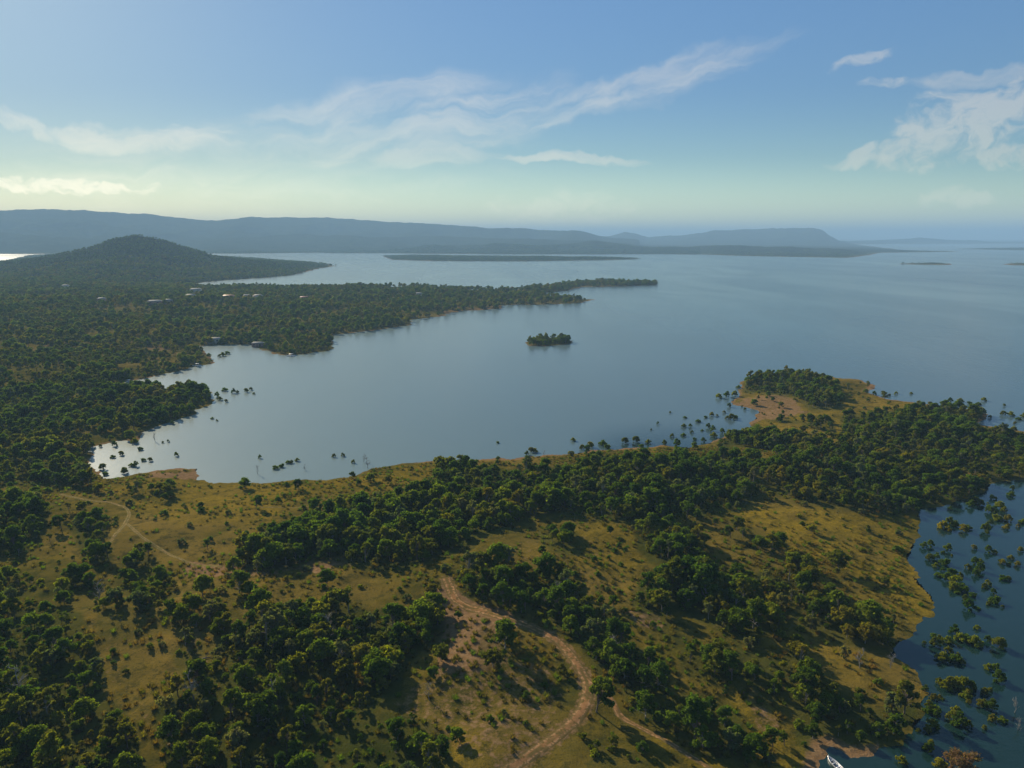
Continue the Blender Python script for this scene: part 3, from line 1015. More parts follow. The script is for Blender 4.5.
for t_i, (line, wd) in enumerate(TRACK_W):
    tm = tm_faint if t_i in TRACK_FAINT else tm_worn
    ln = spline(line, 1.2)
    t = np.gradient(ln, axis=0)
    t /= np.linalg.norm(t, axis=1)[:, None]
    nrm = np.stack([t[:, 1], -t[:, 0]], 1)
    K = 7
    wob = fbm(ln[:, 0], ln[:, 1], 6, 3, 0.5, 3.0) * 0.9
    vs, uvv = [], []
    for k in range(K):
        s = k / (K - 1) - 0.5
        wv_ = wd * (1 + wob * 0.5)
        p = ln + nrm * (s * wv_)[:, None]
        z = ground_z(p[:, 0], p[:, 1]) + 0.10 - 0.16 * (abs(s) * 2) ** 4 - (0.05 if k in (1, 5) else 0)
        vs.append(np.stack([p[:, 0], p[:, 1], z], 1))
        uvv.append(np.stack([np.full(len(ln), s + 0.5), np.arange(len(ln)) * 0.2], 1))
    L = len(ln)
    V = np.stack(vs, 1).reshape(-1, 3)
    UVv = np.stack(uvv, 1).reshape(-1, 2)
    f = [(i * K + k, i * K + k + 1, (i + 1) * K + k + 1, (i + 1) * K + k) for i in range(L - 1) for k in range(K - 1)]
    f = np.array(f)
    me = mesh_from('dirt_track', V, f, tm, True)
    uvl = me.uv_layers.new(name='UVMap')
    uvl.data.foreach_set('uv', UVv[f.ravel()].astype(np.float32).ravel())
    tag(obj('dirt_track', me), kind='structure')

# ---------------------------------------------------------------- scatter the vegetation
def jitter_grid(r0, r1, azmax, spacing, seed):
    g = np.random.default_rng(seed)
    xs = np.arange(-math.sin(azmax) * r1, math.sin(azmax) * r1, spacing)
    ys = np.arange(r0 * math.cos(azmax) * 0.9, r1, spacing)
    xx, yy = np.meshgrid(xs, ys)
    xx = xx.ravel() + (g.random(xx.size) - 0.5) * spacing * 0.95
    yy = yy.ravel() + (g.random(yy.size) - 0.5) * spacing * 0.95
    r = np.hypot(xx, yy)
    a = np.abs(np.arctan2(xx, yy))
    k = (r > r0) & (r < r1) & (a < azmax)
    return xx[k], yy[k], g


def scatter(r0, r1, azmax, spacing, seed, mult=1.0, crown=4.0, floor=0.0):
    x, y, g = jitter_grid(r0, r1, azmax, spacing, seed)
    h, sd = height(x, y, True)
    k = sd > 0.5
    x, y, sd = x[k], y[k], sd[k]
    z = ground_z(x, y)
    d = np.maximum(density(x, y, z, sd, crown, 2.0 if (mult == 1 and r0 < 200) else 0.0) * mult, floor)
    k = g.random(len(x)) < d
    return x[k], y[k], z[k], d[k], g


AZS = R(40)
# close and middle wood
tx, ty, tz, td, g = scatter(105, 900, AZS, 4.3, 101)
patch = fbm(tx, ty, 30, 3, 0.5, 31.0)
tsc = 0.34 + 0.68 * g.random(len(tx)) ** 1.6 + np.clip(patch, -0.2, 0.3) * 0.9
tsc *= np.where(td < 0.2, 0.72, 1.0)
tsc *= np.where(ty < 330, 1.0, 0.92)
tv = g.integers(0, 14, len(tx))
# kinds gather: darker trees inside the wood, paler ones near the open ground
kp = fbm(tx, ty, 60, 3, 0.5, 41.0)
swap = (kp > 0.05) & (g.random(len(tx)) < 0.45)
tv = np.where(swap, np.array([3, 8, 3, 7, 1])[g.integers(0, 5, len(tx))], tv)
swap = (kp < -0.05) & (g.random(len(tx)) < 0.5)
tv = np.where(swap, np.array([0, 2, 6, 9])[g.integers(0, 4, len(tx))], tv)
rare = (tv == 7) & (g.random(len(tx)) < 0.55)
tv = np.where(rare, 1, tv)
# lone trees that stand out against grass or track
EXTRA = [(596, 712, .95), (256, 508, .62), (298, 490, .62), (353, 479, .5), (160, 491, .6), (170, 488, .6), (208, 550, .45), (441, 661, .7), (493, 668, .75),
         (610, 534, .42), (505, 640, .7), (83, 512, .7), (62, 530, .7), (450, 470, .8), (371, 482, .6), (389, 484, .6)]
ex = to_ground([(a, b_) for a, b_, c_ in EXTRA])
tx, ty = np.append(tx, ex[:, 0]), np.append(ty, ex[:, 1])
tz = ground_z(tx, ty)
tsc = np.append(tsc, [e_[2] for e_ in EXTRA])
tv = np.append(tv, g.choice([0, 1, 2, 3, 6, 9], len(EXTRA)))
trot = g.random(len(tx)) * 6.283
tpx, tpy = project(tx, ty, tz + 5)
tdist = np.sqrt(tx ** 2 + ty ** 2 + (CAM_H - tz) ** 2)
inframe = (tpx > 4) & (tpx < 1020) & (tpy > 300) & (tpy < 764)
wgt_ = (tsc / tdist) * inframe
wgt_[-len(EXTRA):] *= 3
order = np.argsort(-wgt_)
N_IND = 296
ind = order[:N_IND]
rest = np.setdiff1d(np.arange(len(tx)), ind)

GUM_TPL = []


def place(kind, meshes, v, x, y, z, s, rz, zs=1.0):
    e = bpy.data.objects.new(kind, None)
    e.empty_display_size = 0.5
    C.objects.link(e)
    e.location = (x, y, z)
    e.rotation_euler = (0, 0, rz)
    e.scale = (s, s, s * zs)
    parts = []
    for nm, me_ in zip(('trunk', 'crown') if kind != 'shrub' else ('stem', 'foliage'), meshes[v]):
        parts.append(obj(nm, me_, e))
    return e, parts


def ordinal(n):
    w_ = ['first', 'second', 'third', 'fourth', 'fifth', 'sixth', 'seventh', 'eighth', 'ninth', 'tenth', 'eleventh', 'twelfth',
          'thirteenth', 'fourteenth', 'fifteenth', 'sixteenth', 'seventeenth', 'eighteenth', 'nineteenth', 'twentieth']
    return w_[n] if n < 20 else '%dth' % (n + 1)


ZONES = [
    ('the dark wood at the lower left', lambda x, y: x < 98 and y > 590),
    ('the strip clearing at the lower left', lambda x, y: x < 180 and y > 590),
    ('the big wood left of the red track', lambda x, y: x < 340 and y > 590),
    ('the bushy rise before the red soil', lambda x, y: x < 470 and y > 690),
    ('the wood edge beside the bare red soil', lambda x, y: x < 470 and y > 590),
    ('the slope inside the track bend', lambda x, y: x < 585 and y > 640),
    ('the thicket right of the track fork', lambda x, y: x < 690 and y > 600),
    ('the round clump right of the track', lambda x, y: x < 770 and y > 675),
    ('the wood by the small boat', lambda x, y: x >= 770 and y > 650),
    ('the shadowed belt above the grassy strips', lambda x, y: x >= 690 and y > 600),
    ('the band of trees above the fork', lambda x, y: x >= 450 and y > 560),
    ('the golden grass by the right bay', lambda x, y: x >= 740 and y > 495),
    ('the clump on the open grass', lambda x, y: x >= 520 and y > 510),
    ('the long belt behind the grass slope', lambda x, y: x >= 235 and y > 440),
    ('the grass slope by the pale track', lambda x, y: x < 240 and y > 475),
    ('the woods round the left bay', lambda x, y: x < 240),
    ('the wooded point across the water', lambda x, y: True),
]


def zone_of(x, y):
    for i, (nm, fn) in enumerate(ZONES):
        if fn(x, y):
            return i
    return len(ZONES) - 1


def label_rows(items, noun, rowname='row'):
    """items: (object, px, py, tone). Labels by zone, row back from the viewer, place from the left."""
    zs = {}
    for it in items:
        zs.setdefault((zone_of(it[1], it[2]), it[3]), []).append(it)
    for (zi, tone), lst in zs.items():
        lst.sort(key=lambda t: -t[2])
        R_ = 8
        rows = [lst[i:i + R_] for i in range(0, len(lst), R_)]
        for ri, row in enumerate(rows):
            row.sort(key=lambda t: t[1])
            for ci, it in enumerate(row):
                nm = ZONES[zi][0]
                if len(lst) == 1:
                    lab = 'only %s %s %s' % (tone, noun, nm)
                elif len(rows) == 1:
                    lab = '%s %s %s from the left, %s' % (ordinal(ci), tone, noun, nm)
                else:
                    lab = '%s %s %s from left, %s row, %s' % (ordinal(ci), tone, noun, ordinal(ri), nm)
                it[0]['label'] = lab


items = []
first = {}
for i in ind:
    v = int(tv[i])
    e, parts = place('gum_tree', GUM_M, v, tx[i], ty[i], tz[i], tsc[i], trot[i])
    tag(e, cat='gum tree', group='gum trees standing in the near woods')
    items.append((e, tpx[i], tpy[i], GUM[v][7]))
    first.setdefault(v, parts)
label_rows(items, 'gum')
for v in range(14):
    if v not in first:      # make sure every form stands somewhere near
        i = ind[-1 - v]
        e, parts = place('gum_tree', GUM_M, v, tx[i] + 3, ty[i] + 3, float(ground_z(tx[i:i + 1] + 3, ty[i:i + 1] + 3)[0]), tsc[i], trot[i])
        tag(e, 'single %s gum squeezed among its neighbours' % GUM[v][7], 'gum tree', 'gum trees standing in the near woods')
        first[v] = parts


def stuff_instances(name, x, y, z, s, rz, v, tpls, label, cat, zs=None):
    """one object whose geometry nodes repeat trees that stand in the scene"""
    me_ = bpy.data.meshes.new(name)
    me_.vertices.add(len(x))
    me_.vertices.foreach_set('co', np.stack([x, y, z], 1).astype(np.float32).ravel())
    if zs is None:
        zs = np.ones(len(x))
    a = me_.attributes.new('sc', 'FLOAT_VECTOR', 'POINT')
    a.data.foreach_set('vector', np.stack([s, s, s * zs], 1).astype(np.float32).ravel())
    a = me_.attributes.new('rz', 'FLOAT_VECTOR', 'POINT')
    a.data.foreach_set('vector', np.stack([s * 0, s * 0, rz], 1).astype(np.float32).ravel())
    a = me_.attributes.new('vi', 'INT', 'POINT')
    a.data.foreach_set('value', v.astype(np.int32))
    o = obj(name, me_)
    ng = bpy.data.node_groups.new(name, 'GeometryNodeTree')
    ng.interface.new_socket('Geometry', in_out='INPUT', socket_type='NodeSocketGeometry')
    ng.interface.new_socket('Geometry', in_out='OUTPUT', socket_type='NodeSocketGeometry')
    N = ng.nodes
    gi, go = N.new('NodeGroupInput'), N.new('NodeGroupOutput')
    join_all = N.new('GeometryNodeJoinGeometry')
    for parts in reversed(tpls):
        j = N.new('GeometryNodeJoinGeometry')
        for p in parts:
            oi = N.new('GeometryNodeObjectInfo')
            oi.transform_space = 'ORIGINAL'
            oi.inputs['Object'].default_value = p
            oi.inputs['As Instance'].default_value = False
            ng.links.new(oi.outputs['Geometry'], j.inputs[0])
        gt = N.new('GeometryNodeGeometryToInstance')
        ng.links.new(j.outputs[0], gt.inputs[0])
        ng.links.new(gt.outputs[0], join_all.inputs[0])
    ip = N.new('GeometryNodeInstanceOnPoints')
    ng.links.new(gi.outputs[0], ip.inputs['Points'])
    ng.links.new(join_all.outputs[0], ip.inputs['Instance'])
    ip.inputs['Pick Instance'].default_value = True

    def attr(nm, ty):
        n_ = N.new('GeometryNodeInputNamedAttribute')
        n_.data_type = ty
        n_.inputs['Name'].default_value = nm
        for s_ in n_.outputs:
            if s_.enabled and s_.name == 'Attribute':
                return s_
    ng.links.new(attr('vi', 'INT'), ip.inputs['Instance Index'])
    ng.links.new(attr('rz', 'FLOAT_VECTOR'), ip.inputs['Rotation'])
    ng.links.new(attr('sc', 'FLOAT_VECTOR'), ip.inputs['Scale'])
    ng.links.new(ip.outputs[0], go.inputs[0])
    md = o.modifiers.new('trees', 'NODES')
    md.node_group = ng
    tag(o, label, cat, None, 'stuff')
    return o


TPL = [first[v] for v in range(14)]
stuff_instances('woodland', tx[rest], ty[rest], tz[rest], tsc[rest], trot[rest], tv[rest], TPL,
                'continuous green bushland of gum trees filling the belts and the near left shore', 'woodland')

# far woods across the bays
fx, fy, fz, fd, g = scatter(900, 2700, AZS, 8.6, 202)
fs = 0.75 + 0.55 * g.random(len(fx)) + np.clip(fbm(fx, fy, 80, 3, 0.5, 51.0), -0.2, 0.3) * 0.5
stuff_instances('far_woodland', fx, fy, fz, fs, g.random(len(fx)) * 6.28, g.choice([1, 3, 3, 4, 7, 8, 9, 13, 2, 5], len(fx)), TPL,
                'hazy far woodland covering the left shore, the spits and the wooded islet', 'woodland')
hx, hy, hz_, hd, g = scatter(2700, 6200, AZS, 10.8, 303, 1.3)
hs = 0.75 + 0.50 * g.random(len(hx))
stuff_instances('hill_woodland', hx, hy, hz_, hs, g.random(len(hx)) * 6.28, g.choice([0, 2, 6, 12, 12], len(hx)), TPL,
                'hazy dark forest over the round hill and the low far shores', 'woodland', np.full(len(hx), 0.7))

# shrubs
sx, sy, sz_, sd_, g = scatter(105, 620, AZS, 4.2, 404, 0.5, 1.0, 0.13)
cl = fbm(sx, sy, 18, 3, 0.5, 61.0)
k = (cl > 0.02) | (g.random(len(sx)) < 0.22)
hh, sds = height(sx, sy, True)
for line, wd in TRACK_W:
    k &= seg_dist(sx, sy, line, False) > wd / 2 + 1.2
k &= sds > 2
sx, sy, sz_ = sx[k], sy[k], sz_[k]
ss = 0.45 + 0.75 * g.random(len(sx)) ** 1.5
sv = g.integers(0, 6, len(sx))
srot = g.random(len(sx)) * 6.28
spx, spy = project(sx, sy, sz_ + 1)
sdist = np.hypot(np.hypot(sx, sy), CAM_H)
# those in the open show largest
opn = density(sx, sy, sz_, np.full(len(sx), 50.0), 1.0) < 0.2
inf = (spx > 4) & (spx < 1020) & (spy < 764)
order = np.argsort(-(ss / sdist) * inf * np.where(opn, 1.0, 0.3))
sind = order[:280]
srest = np.setdiff1d(np.arange(len(sx)), sind)
items, sfirst = [], {}
for i in sind:
    v = int(sv[i])
    e, parts = place('shrub', SHRUB_M, v, sx[i], sy[i], sz_[i], ss[i], srot[i])
    tag(e, cat='shrub', group='shrubs dotted over the open ground')
    items.append((e, spx[i], spy[i], SHRUB[v][7]))
    sfirst.setdefault(v, parts)
label_rows(items, 'shrub')
STPL = [sfirst[v] for v in range(6)]
stuff_instances('undergrowth', sx[srest], sy[srest], sz_[srest], ss[srest], srot[srest], sv[srest], STPL,
                'low tangled undergrowth between the trees and over the grass', 'undergrowth')

# tussocks of dry grass
def tussock(seed, tone):
    g_ = np.random.default_rng(seed)
    nb = 70
    th = g_.random(nb) * 6.283
    r_ = 0.35 * g_.random(nb) ** 0.6
    base = np.stack([r_ * np.cos(th), r_ * np.sin(th), np.zeros(nb) - 0.05], 1)
    lean_ = np.stack([np.cos(th), np.sin(th)], 1) * (0.15 + 0.35 * g_.random(nb))[:, None]
    hgt = 0.35 + 0.45 * g_.random(nb)
    tip = base + np.concatenate([lean_, hgt[:, None]], 1)
    side = np.stack([-np.sin(th), np.cos(th), np.zeros(nb)], 1) * 0.07
    v_ = np.stack([base - side, base + side, tip], 1).reshape(-1, 3)
    return mesh_from('grass_tussock', v_, np.arange(nb * 3).reshape(-1, 3), TONES[tone])


TONES['straw'] = foliage_mat('straw', (0.110, 0.090, 0.025), (0.210, 0.160, 0.048))
ux, uy, g = jitter_grid(110, 430, R(38), 2.3, 505)
uh, usd = height(ux, uy, True)
cl = fbm(ux, uy, 9, 4, 0.6, 91.0) + fbm(ux, uy, 50, 3, 0.5, 93.0)
k = (usd > 2.5) & (g.random(len(ux)) < np.clip(0.35 + cl * 1.8, 0.02, 0.9))
for line, wd in TRACK_W:
    k &= seg_dist(ux, uy, line, False) > wd / 2 + 0.3
ux, uy = ux[k], uy[k]
uz = ground_z(ux, uy)
TU = ['straw', 'olive', 'straw', 'mid green']
utp = []
for q_ in range(4):
    o = obj('grass_tussock', tussock(600 + q_, TU[q_]), None, (ux[q_], uy[q_], uz[q_]))
    tag(o, ['pale straw tussock at the edge of the open ground', 'olive grass tussock at the edge of the open ground',
            'second straw coloured tussock in the grass', 'green tussock in the dry grass'][q_], 'tussock')
    utp.append([o])
us = 0.7 + 1.1 * g.random(len(ux))
stuff_instances('grass', ux[4:], uy[4:], uz[4:], us[4:], g.random(len(ux) - 4) * 6.28, g.choice([0, 0, 1, 2, 3], len(ux) - 4), utp,
                'tufts of dry and green grass over the open ground', 'grass')

# ---------------------------------------------------------------- trees standing in the flooded shallows
# (px, py of the waterline, size)
FL = [(93, 447, .9), (100, 447, .8), (114, 446, 1), (113, 458, 1), (121, 455, 1), (103, 469, 1.1), (106, 475, .9), (124, 473, 1.2), (132, 466, 1.1), (136, 466, .9),
      (135, 443, 1.2), (141, 450, 1.1), (144, 461, .9), (150, 461, .8), (163, 443, .6), (168, 442, .5), (172, 424, .8), (212, 419, .8), (217, 421, .6),
      (217, 397, 1.2), (220, 400, 1.1), (225, 391, 1.3), (226, 402, .8), (234, 393, 1.2), (238, 393, 1.1), (246, 392, 1.1), (251, 390, 1), (254, 394, .5),
      (176, 456, .7), (260, 458, .7), (276, 469, 1), (281, 467, .9), (288, 463, .9), (292, 463, 1), (297, 461, .7), (334, 457, .9), (343, 456, .9), (353, 463, .9),
      (498, 443, .7), (531, 452, 1.1), (527, 455, .8), (535, 452, .9), (228, 354, 1.6), (223, 356, 1.5), (219, 357, 1.2),
      (573, 441, .8), (590, 447, 1.3), (602, 445, 1.7), (608, 448, 1.4), (582, 449, 1.2), (625, 443, 1.2), (636, 442, 1.3), (641, 447, 1), (648, 443, .9), (665, 444, 1.2),
      (672, 437, 1.2), (677, 446, 1.3), (683, 436, 1), (684, 427, .9), (670, 413, .5), (651, 430, .4), (658, 424, .5), (685, 418, .8), (690, 427, .7), (698, 422, 1),
      (706, 418, .9), (712, 416, 1), (717, 416, .8), (708, 428, 1), (713, 431, 1), (695, 440, .9), (703, 442, 1), (719, 398, 1.2), (727, 397, 1.3), (735, 396, 1.5), (738, 388, 1.2),
      (729, 407, 1.1), (724, 413, 1), (731, 419, 1.4), (736, 418, 1.3), (727, 419, 1.1), (714, 437, 1), (722, 433, 1.1), (745, 410, .8), (742, 407, .5), (692, 433, .8), (702, 431, .7),
      (868, 383, .8), (874, 395, 1), (883, 395, 1.2), (889, 396, 1), (896, 394, .8), (911, 394, .7), (984, 401, 1.2), (978, 405, 1.2), (970, 404, 1.2), (1004, 406, .7), (1011, 416, 1.2),
      (1003, 415, 1.1), (1018, 420, 1.2), (1024, 417, 1.2), (990, 418, .8), (960, 402, 1.1), (950, 402, 1.1), (1015, 424, .9),
      (943, 528, 1.1), (949, 525, 1.0), (954, 526, 1.1), (963, 531, 1.2), (968, 529, .9), (985, 532, 1.1), (987, 527, .8), (993, 514, 1.3), (1003, 512, 1.4), (1008, 521, 1.3), (998, 520, 1.4),
      (1000, 508, 1.2), (988, 512, 1.1), (980, 505, 1.1), (975, 503, 1.2), (971, 507, 1), (1010, 496, 1), (1012, 490, .8), (1022, 523, 1), (1018, 527, .7), (988, 552, .9), (995, 553, .5),
      (1003, 564, .8), (1008, 565, .6), (1018, 566, .7), (1020, 551, .7), (975, 564, .8), (980, 571, .9), (948, 551, .9), (943, 564, 1.1), (937, 559, .9), (930, 546, .8), (953, 574, 1.2),
      (938, 576, .9), (946, 580, 1), (955, 584, 1.2), (961, 577, 1), (988, 585, 1.0), (985, 588, .8), (963, 591, 1.1), (1004, 580, .9), (930, 560, .9), (924, 548, .8), (968, 569, 1), (975, 575, .8),
      (953, 590, 1), (966, 600, 1.1), (968, 609, 1), (972, 596, .9), (993, 602, 1.2), (989, 605, .8), (978, 609, .5), (935, 645, 1.1), (940, 640, .8), (955, 634, 1), (960, 640, .8), (967, 640, 1.1), (975, 645, 1.1),
      (948, 652, 1.1), (955, 660, 1.2), (943, 660, .9), (948, 643, .9), (977, 629, .5), (999, 648, 1.2), (995, 667, .7), (999, 681, .9), (940, 684, 1), (945, 688, .8), (950, 686, 1.1),
      (963, 688, 1.1), (957, 683, .8), (970, 690, .8), (965, 698, .8), (940, 698, .5), (985, 694, .8), (990, 692, .5), (980, 706, .7), (992, 710, .9), (993, 721, 1), (953, 721, 1), (960, 726, 1.1), (968, 727, .9), (956, 712, .7),
      (928, 731, 1), (933, 727, .7), (928, 752, .8), (924, 749, .5), (940, 768, .9), (902, 763, .6), (984, 729, .4), (934, 700, .9), (930, 708, 1), (936, 712, .9)]
g = np.random.default_rng(808)
for a_, b2_, c_ in [t_ for t_ in FL if t_[0] > 915 and t_[1] > 500]:
    if g.random() < 0.55:
        FL.append((float(np.clip(a_ + g.normal() * 9, 918, 1022)), float(min(b2_ + g.normal() * 6, 764)), 0.35 + 0.4 * g.random()))
items = []
pts = unproject([(a, b_) for a, b_, c in FL])
for (a, b_, s), (x, y) in zip(FL, pts):
    v = random.randrange(5)
    far_ = math.hypot(x, y)
    e, parts = place('flooded_tree', WET_M, v, x, y, 0, s * (0.66 + 0.20 * random.random()), random.random() * 6.28)
    e['tone_'] = 0
    del e['tone_']
    tag(e, cat='flooded tree', group='trees standing in the flooded shallows')
    items.append((e, a, b_, WET[v][7]))
WZ = [
    ('the drowned corner of the left bay', lambda x, y: x < 180 and y > 400),
    ('off the wooded left headland', lambda x, y: x < 258 and y < 425),
    ('off the grassy left shore', lambda x, y: x < 400),
    ('off the red middle shore', lambda x, y: x < 560),
    ('the shallows before the long belt', lambda x, y: x < 660),
    ('the inlet below the grassy point', lambda x, y: x < 800),
    ('the water right of the grassy point', lambda x, y: y < 440),
    ('the head of the dark right bay', lambda x, y: y < 535),
    ('the right bay beside the golden grass', lambda x, y: y < 615),
    ('the middle of the dark right bay', lambda x, y: y < 675),
    ('the foot of the dark right bay', lambda x, y: True),
]
ZSAVE = ZONES
ZONES = WZ
label_rows(items, 'drowned tree')
ZONES = ZSAVE

# leafless grey trees in the water and the brown bush of the right bay
DEAD = [(155, 441, 5.5, 'grey leafless tree in the water of the drowned corner'), (258, 474, 4.5, 'thin dead tree in the water left of the round waterside shrub'),
        (364, 462, 4.5, 'slim dead tree with one stem in the water by the red shore'), (368, 468, 6.0, 'taller twiggy dead tree close to the red shore'),
        (544, 455, 3.0, 'small dead stump right of the twin drowned trees'), (305, 470, 3.5, 'faint dead tree between the floating looking shrubs'),
        (1014, 712, 4.0, 'bleached leafless tree at the right edge of the dark bay'), (1018, 729, 3.5, 'lowest bleached leafless tree at the right edge of the bay')]
for k_, (a, b_, hgt, lab) in enumerate(DEAD):
    x, y = unproject([(a, b_)])[0]
    tmesh, cmesh = bare_tree(300 + k_, hgt)
    e = obj('dead_tree', None, None, (x, y, 0))
    obj('trunk', tmesh, e)
    obj('crown', cmesh, e)
    tag(e, lab, 'dead tree', 'dead trees standing in the lake')
bt, bc = grow_tree(77, 5.2, 9.0, 0.15, 16, 1700, 0.26, 'brown', PALE_BARK, sink=2.0)
x, y = unproject([(963, 775)])[0]
e = obj('flooded_tree', None, None, (x, y, 0))
obj('trunk', bt, e)
obj('crown', bc, e)
tag(e, 'wide brown dying tree in the water at the bottom right', 'flooded tree', 'trees standing in the flooded shallows')

DRY = [(193, 700, 8, 'bleached dead gum at the edge of the strip clearing'), (272, 706, 7, 'pale dead gum deep in the big wood left of the red track'),
       (430, 700, 5, 'small leafless tree on the slope below the bare red soil'), (612, 655, 7, 'grey leafless tree in the thicket right of the track fork'),
       (560, 600, 6, 'dead tree among the band of trees above the fork'), (860, 668, 6, 'leafless tree on the muddy verge by the right bay'),
       (880, 640, 5, 'short leafless tree where the golden grass meets the bay'), (330, 640, 8, 'tall dead gum behind the bushy rise'),
       (100, 600, 7, 'dead gum between the lower left woods'), (745, 600, 7, 'leafless gum in the shadowed belt'), (20, 700, 9, 'tall dead gum at the left edge of the dark wood'),
       (890, 668, 5, 'twiggy dead tree standing in the reeds by the right bay')]
pd = to_ground([(a, b_) for a, b_, _, _ in DRY])
pz = ground_z(pd[:, 0], pd[:, 1])
for k_, (a, b_, hgt, lab) in enumerate(DRY):
    tmesh, cmesh = bare_tree(400 + k_, hgt)
    e = obj('dead_tree', None, None, (pd[k_, 0], pd[k_, 1], float(pz[k_])))
    obj('trunk', tmesh, e)
    obj('crown', cmesh, e)
    tag(e, lab, 'dead tree', 'dead trees among the woods')

lg = to_ground([(201, 660)])[0]
mb = MB()
mb.tube([(-2.6, 0, 0.18), (-0.8, 0.12, 0.25), (1.0, 0.0, 0.28), (2.8, -0.2, 0.2)], [0.26, 0.24, 0.19, 0.10], 8)
e = obj('fallen_log', None, None, (lg[0], lg[1], float(ground_z(lg[0:1], lg[1:2])[0])))
e.rotation_euler = (0, 0, 0.5)
obj('trunk', mb.mesh('trunk', BARK, True), e)
mb = MB()
mb.tube([(1.0, 0, 0.28), (1.7, 0.7, 0.7), (2.2, 1.3, 0.9)], [0.10, 0.07, 0.03], 6)
mb.tube([(0.2, 0, 0.28), (0.5, -0.7, 0.5), (0.9, -1.3, 0.35)], [0.09, 0.06, 0.03], 6)
obj('branch', mb.mesh('branch', BARK, True), e)
tag(e, 'dark fallen log lying on the bare strip at the lower left', 'log')

# ---------------------------------------------------------------- houses of the far settlement
W_CREAM = simple('cream_wall', (0.62, 0.56, 0.48), 0.8)
W_PINK = simple('brick_wall', (0.42, 0.24, 0.18), 0.85)
R_WHITE = simple('pale_roof', (0.36, 0.35, 0.32), 0.9)
R_RED = simple('red_roof', (0.36, 0.13, 0.09), 0.6)
R_TIN = simple('tin_roof', (0.24, 0.25, 0.25), 0.85, 0.0)
GLASS = simple('window_glass', (0.03, 0.04, 0.05), 0.15)
DOORM = simple('door_paint', (0.10, 0.08, 0.06), 0.5)


def house(px, py, w_, d_, h_, rz, wall, roofm, label, lift=0.0):
    x, y = to_ground([(px, py)])[0]
    z = float(ground_z(np.array([x]), np.array([y]))[0])
    e = obj('house', None, None, (x, y, z + lift))
    e.rotation_euler = (0, 0, rz)
    mb = MB(); mb.box((0, 0, h_ / 2 - 1), (w_, d_, h_ + 2))
    obj('wall', mb.mesh('wall', wall), e)
    o_, rh = 0.7, d_ * 0.22
    mb = MB()
    X0, Y0 = w_ / 2 + o_, d_ / 2 + o_
    v = [(-X0, -Y0, h_), (X0, -Y0, h_), (X0, Y0, h_), (-X0, Y0, h_), (-X0 * 0.7, 0, h_ + rh), (X0 * 0.7, 0, h_ + rh),
         (-X0, -Y0, h_ - .2), (X0, -Y0, h_ - .2), (X0, Y0, h_ - .2), (-X0, Y0, h_ - .2)]
    mb.add(v, [(0, 1, 5, 4), (2, 3, 4, 5), (0, 6, 7, 1), (1, 7, 8, 2), (2, 8, 9, 3), (3, 9, 6, 0), (6, 9, 8, 7)])
    mb.f3.append(np.array([(1, 2, 5), (3, 0, 4)]))
    obj('roof', mb.mesh('roof', roofm), e)
    for k in (-1, 1):
        mb = MB(); mb.box((k * w_ * 0.28, -d_ / 2 - 0.03, h_ * 0.55), (w_ * 0.16, 0.1, 1.2))
        obj('window', mb.mesh('window', GLASS), e)
    mb = MB(); mb.box((0, -d_ / 2 - 0.03, 1.05), (1.0, 0.1, 2.1))
    obj('door', mb.mesh('door', DOORM), e)
    tag(e, label, 'house', 'houses among the trees of the far left shore')
    HOUSES.append((x, y, w_))


HOUSES = []
house(196, 294, 20, 10, 6.5, 0.1, W_CREAM, R_WHITE, 'large two storey house with white roof, highest in the settlement', 3)
house(191, 299.5, 15, 9, 5, -0.2, W_CREAM, R_TIN, 'pale house just below the large white roofed house', 3)
house(155, 305.5, 20, 9, 5, 0.15, W_PINK, R_WHITE, 'long house with pale pinkish roof, left of a smaller neighbour', 3)
house(167.5, 305.5, 14, 9, 4.5, -0.1, W_CREAM, R_TIN, 'small pale house right beside the long pinkish house', 3)
house(228.5, 300.5, 19, 10, 5, 0.05, W_PINK, R_RED, 'red roofed house among trees in the middle of the settlement', 3)
house(247, 299, 12, 9, 4.5, 0.4, W_CREAM, R_TIN, 'small grey roofed house right of the red roofed house', 2)
house(258, 299, 15, 9, 4.5, -0.3, W_CREAM, R_WHITE, 'pale roofed house second right of the red roofed house', 2)
house(304, 301, 14, 9, 4.5, 0.2, W_PINK, R_RED, 'dark red roofed house alone toward the right of the settlement', 2)
house(66, 289.5, 12, 9, 5, 0.1, W_CREAM, R_WHITE, 'lone white hut at the far left near the hill foot', 3)
house(102, 303, 11, 8, 4.5, 0.0, W_PINK, R_WHITE, 'small house right of the far dirt road', 3)
house(419, 296, 12, 8, 4.5, 0.3, W_CREAM, R_WHITE, 'white hut on the spit toward the far right of the settlement', 2)
house(215, 343, 16, 8, 4, 0.0, W_CREAM, R_TIN, 'low grey shed at the waterside of the left cove', 1)
house(258, 346.5, 12, 6, 3.6, 0.0, W_PINK, R_TIN, 'brownish boat shed on the bank of the left cove', 0.5)

# ---------------------------------------------------------------- boats
ALU = simple('aluminium', (0.62, 0.64, 0.66), 0.35, 0.5, 0.08, 2.0)
WHITE = simple('white_paint', (0.80, 0.80, 0.80), 0.4, 0, 0.05)
BLACK = simple('black_plastic', (0.03, 0.03, 0.035), 0.4)
BLUE = simple('blue_paint', (0.05, 0.12, 0.28), 0.5)


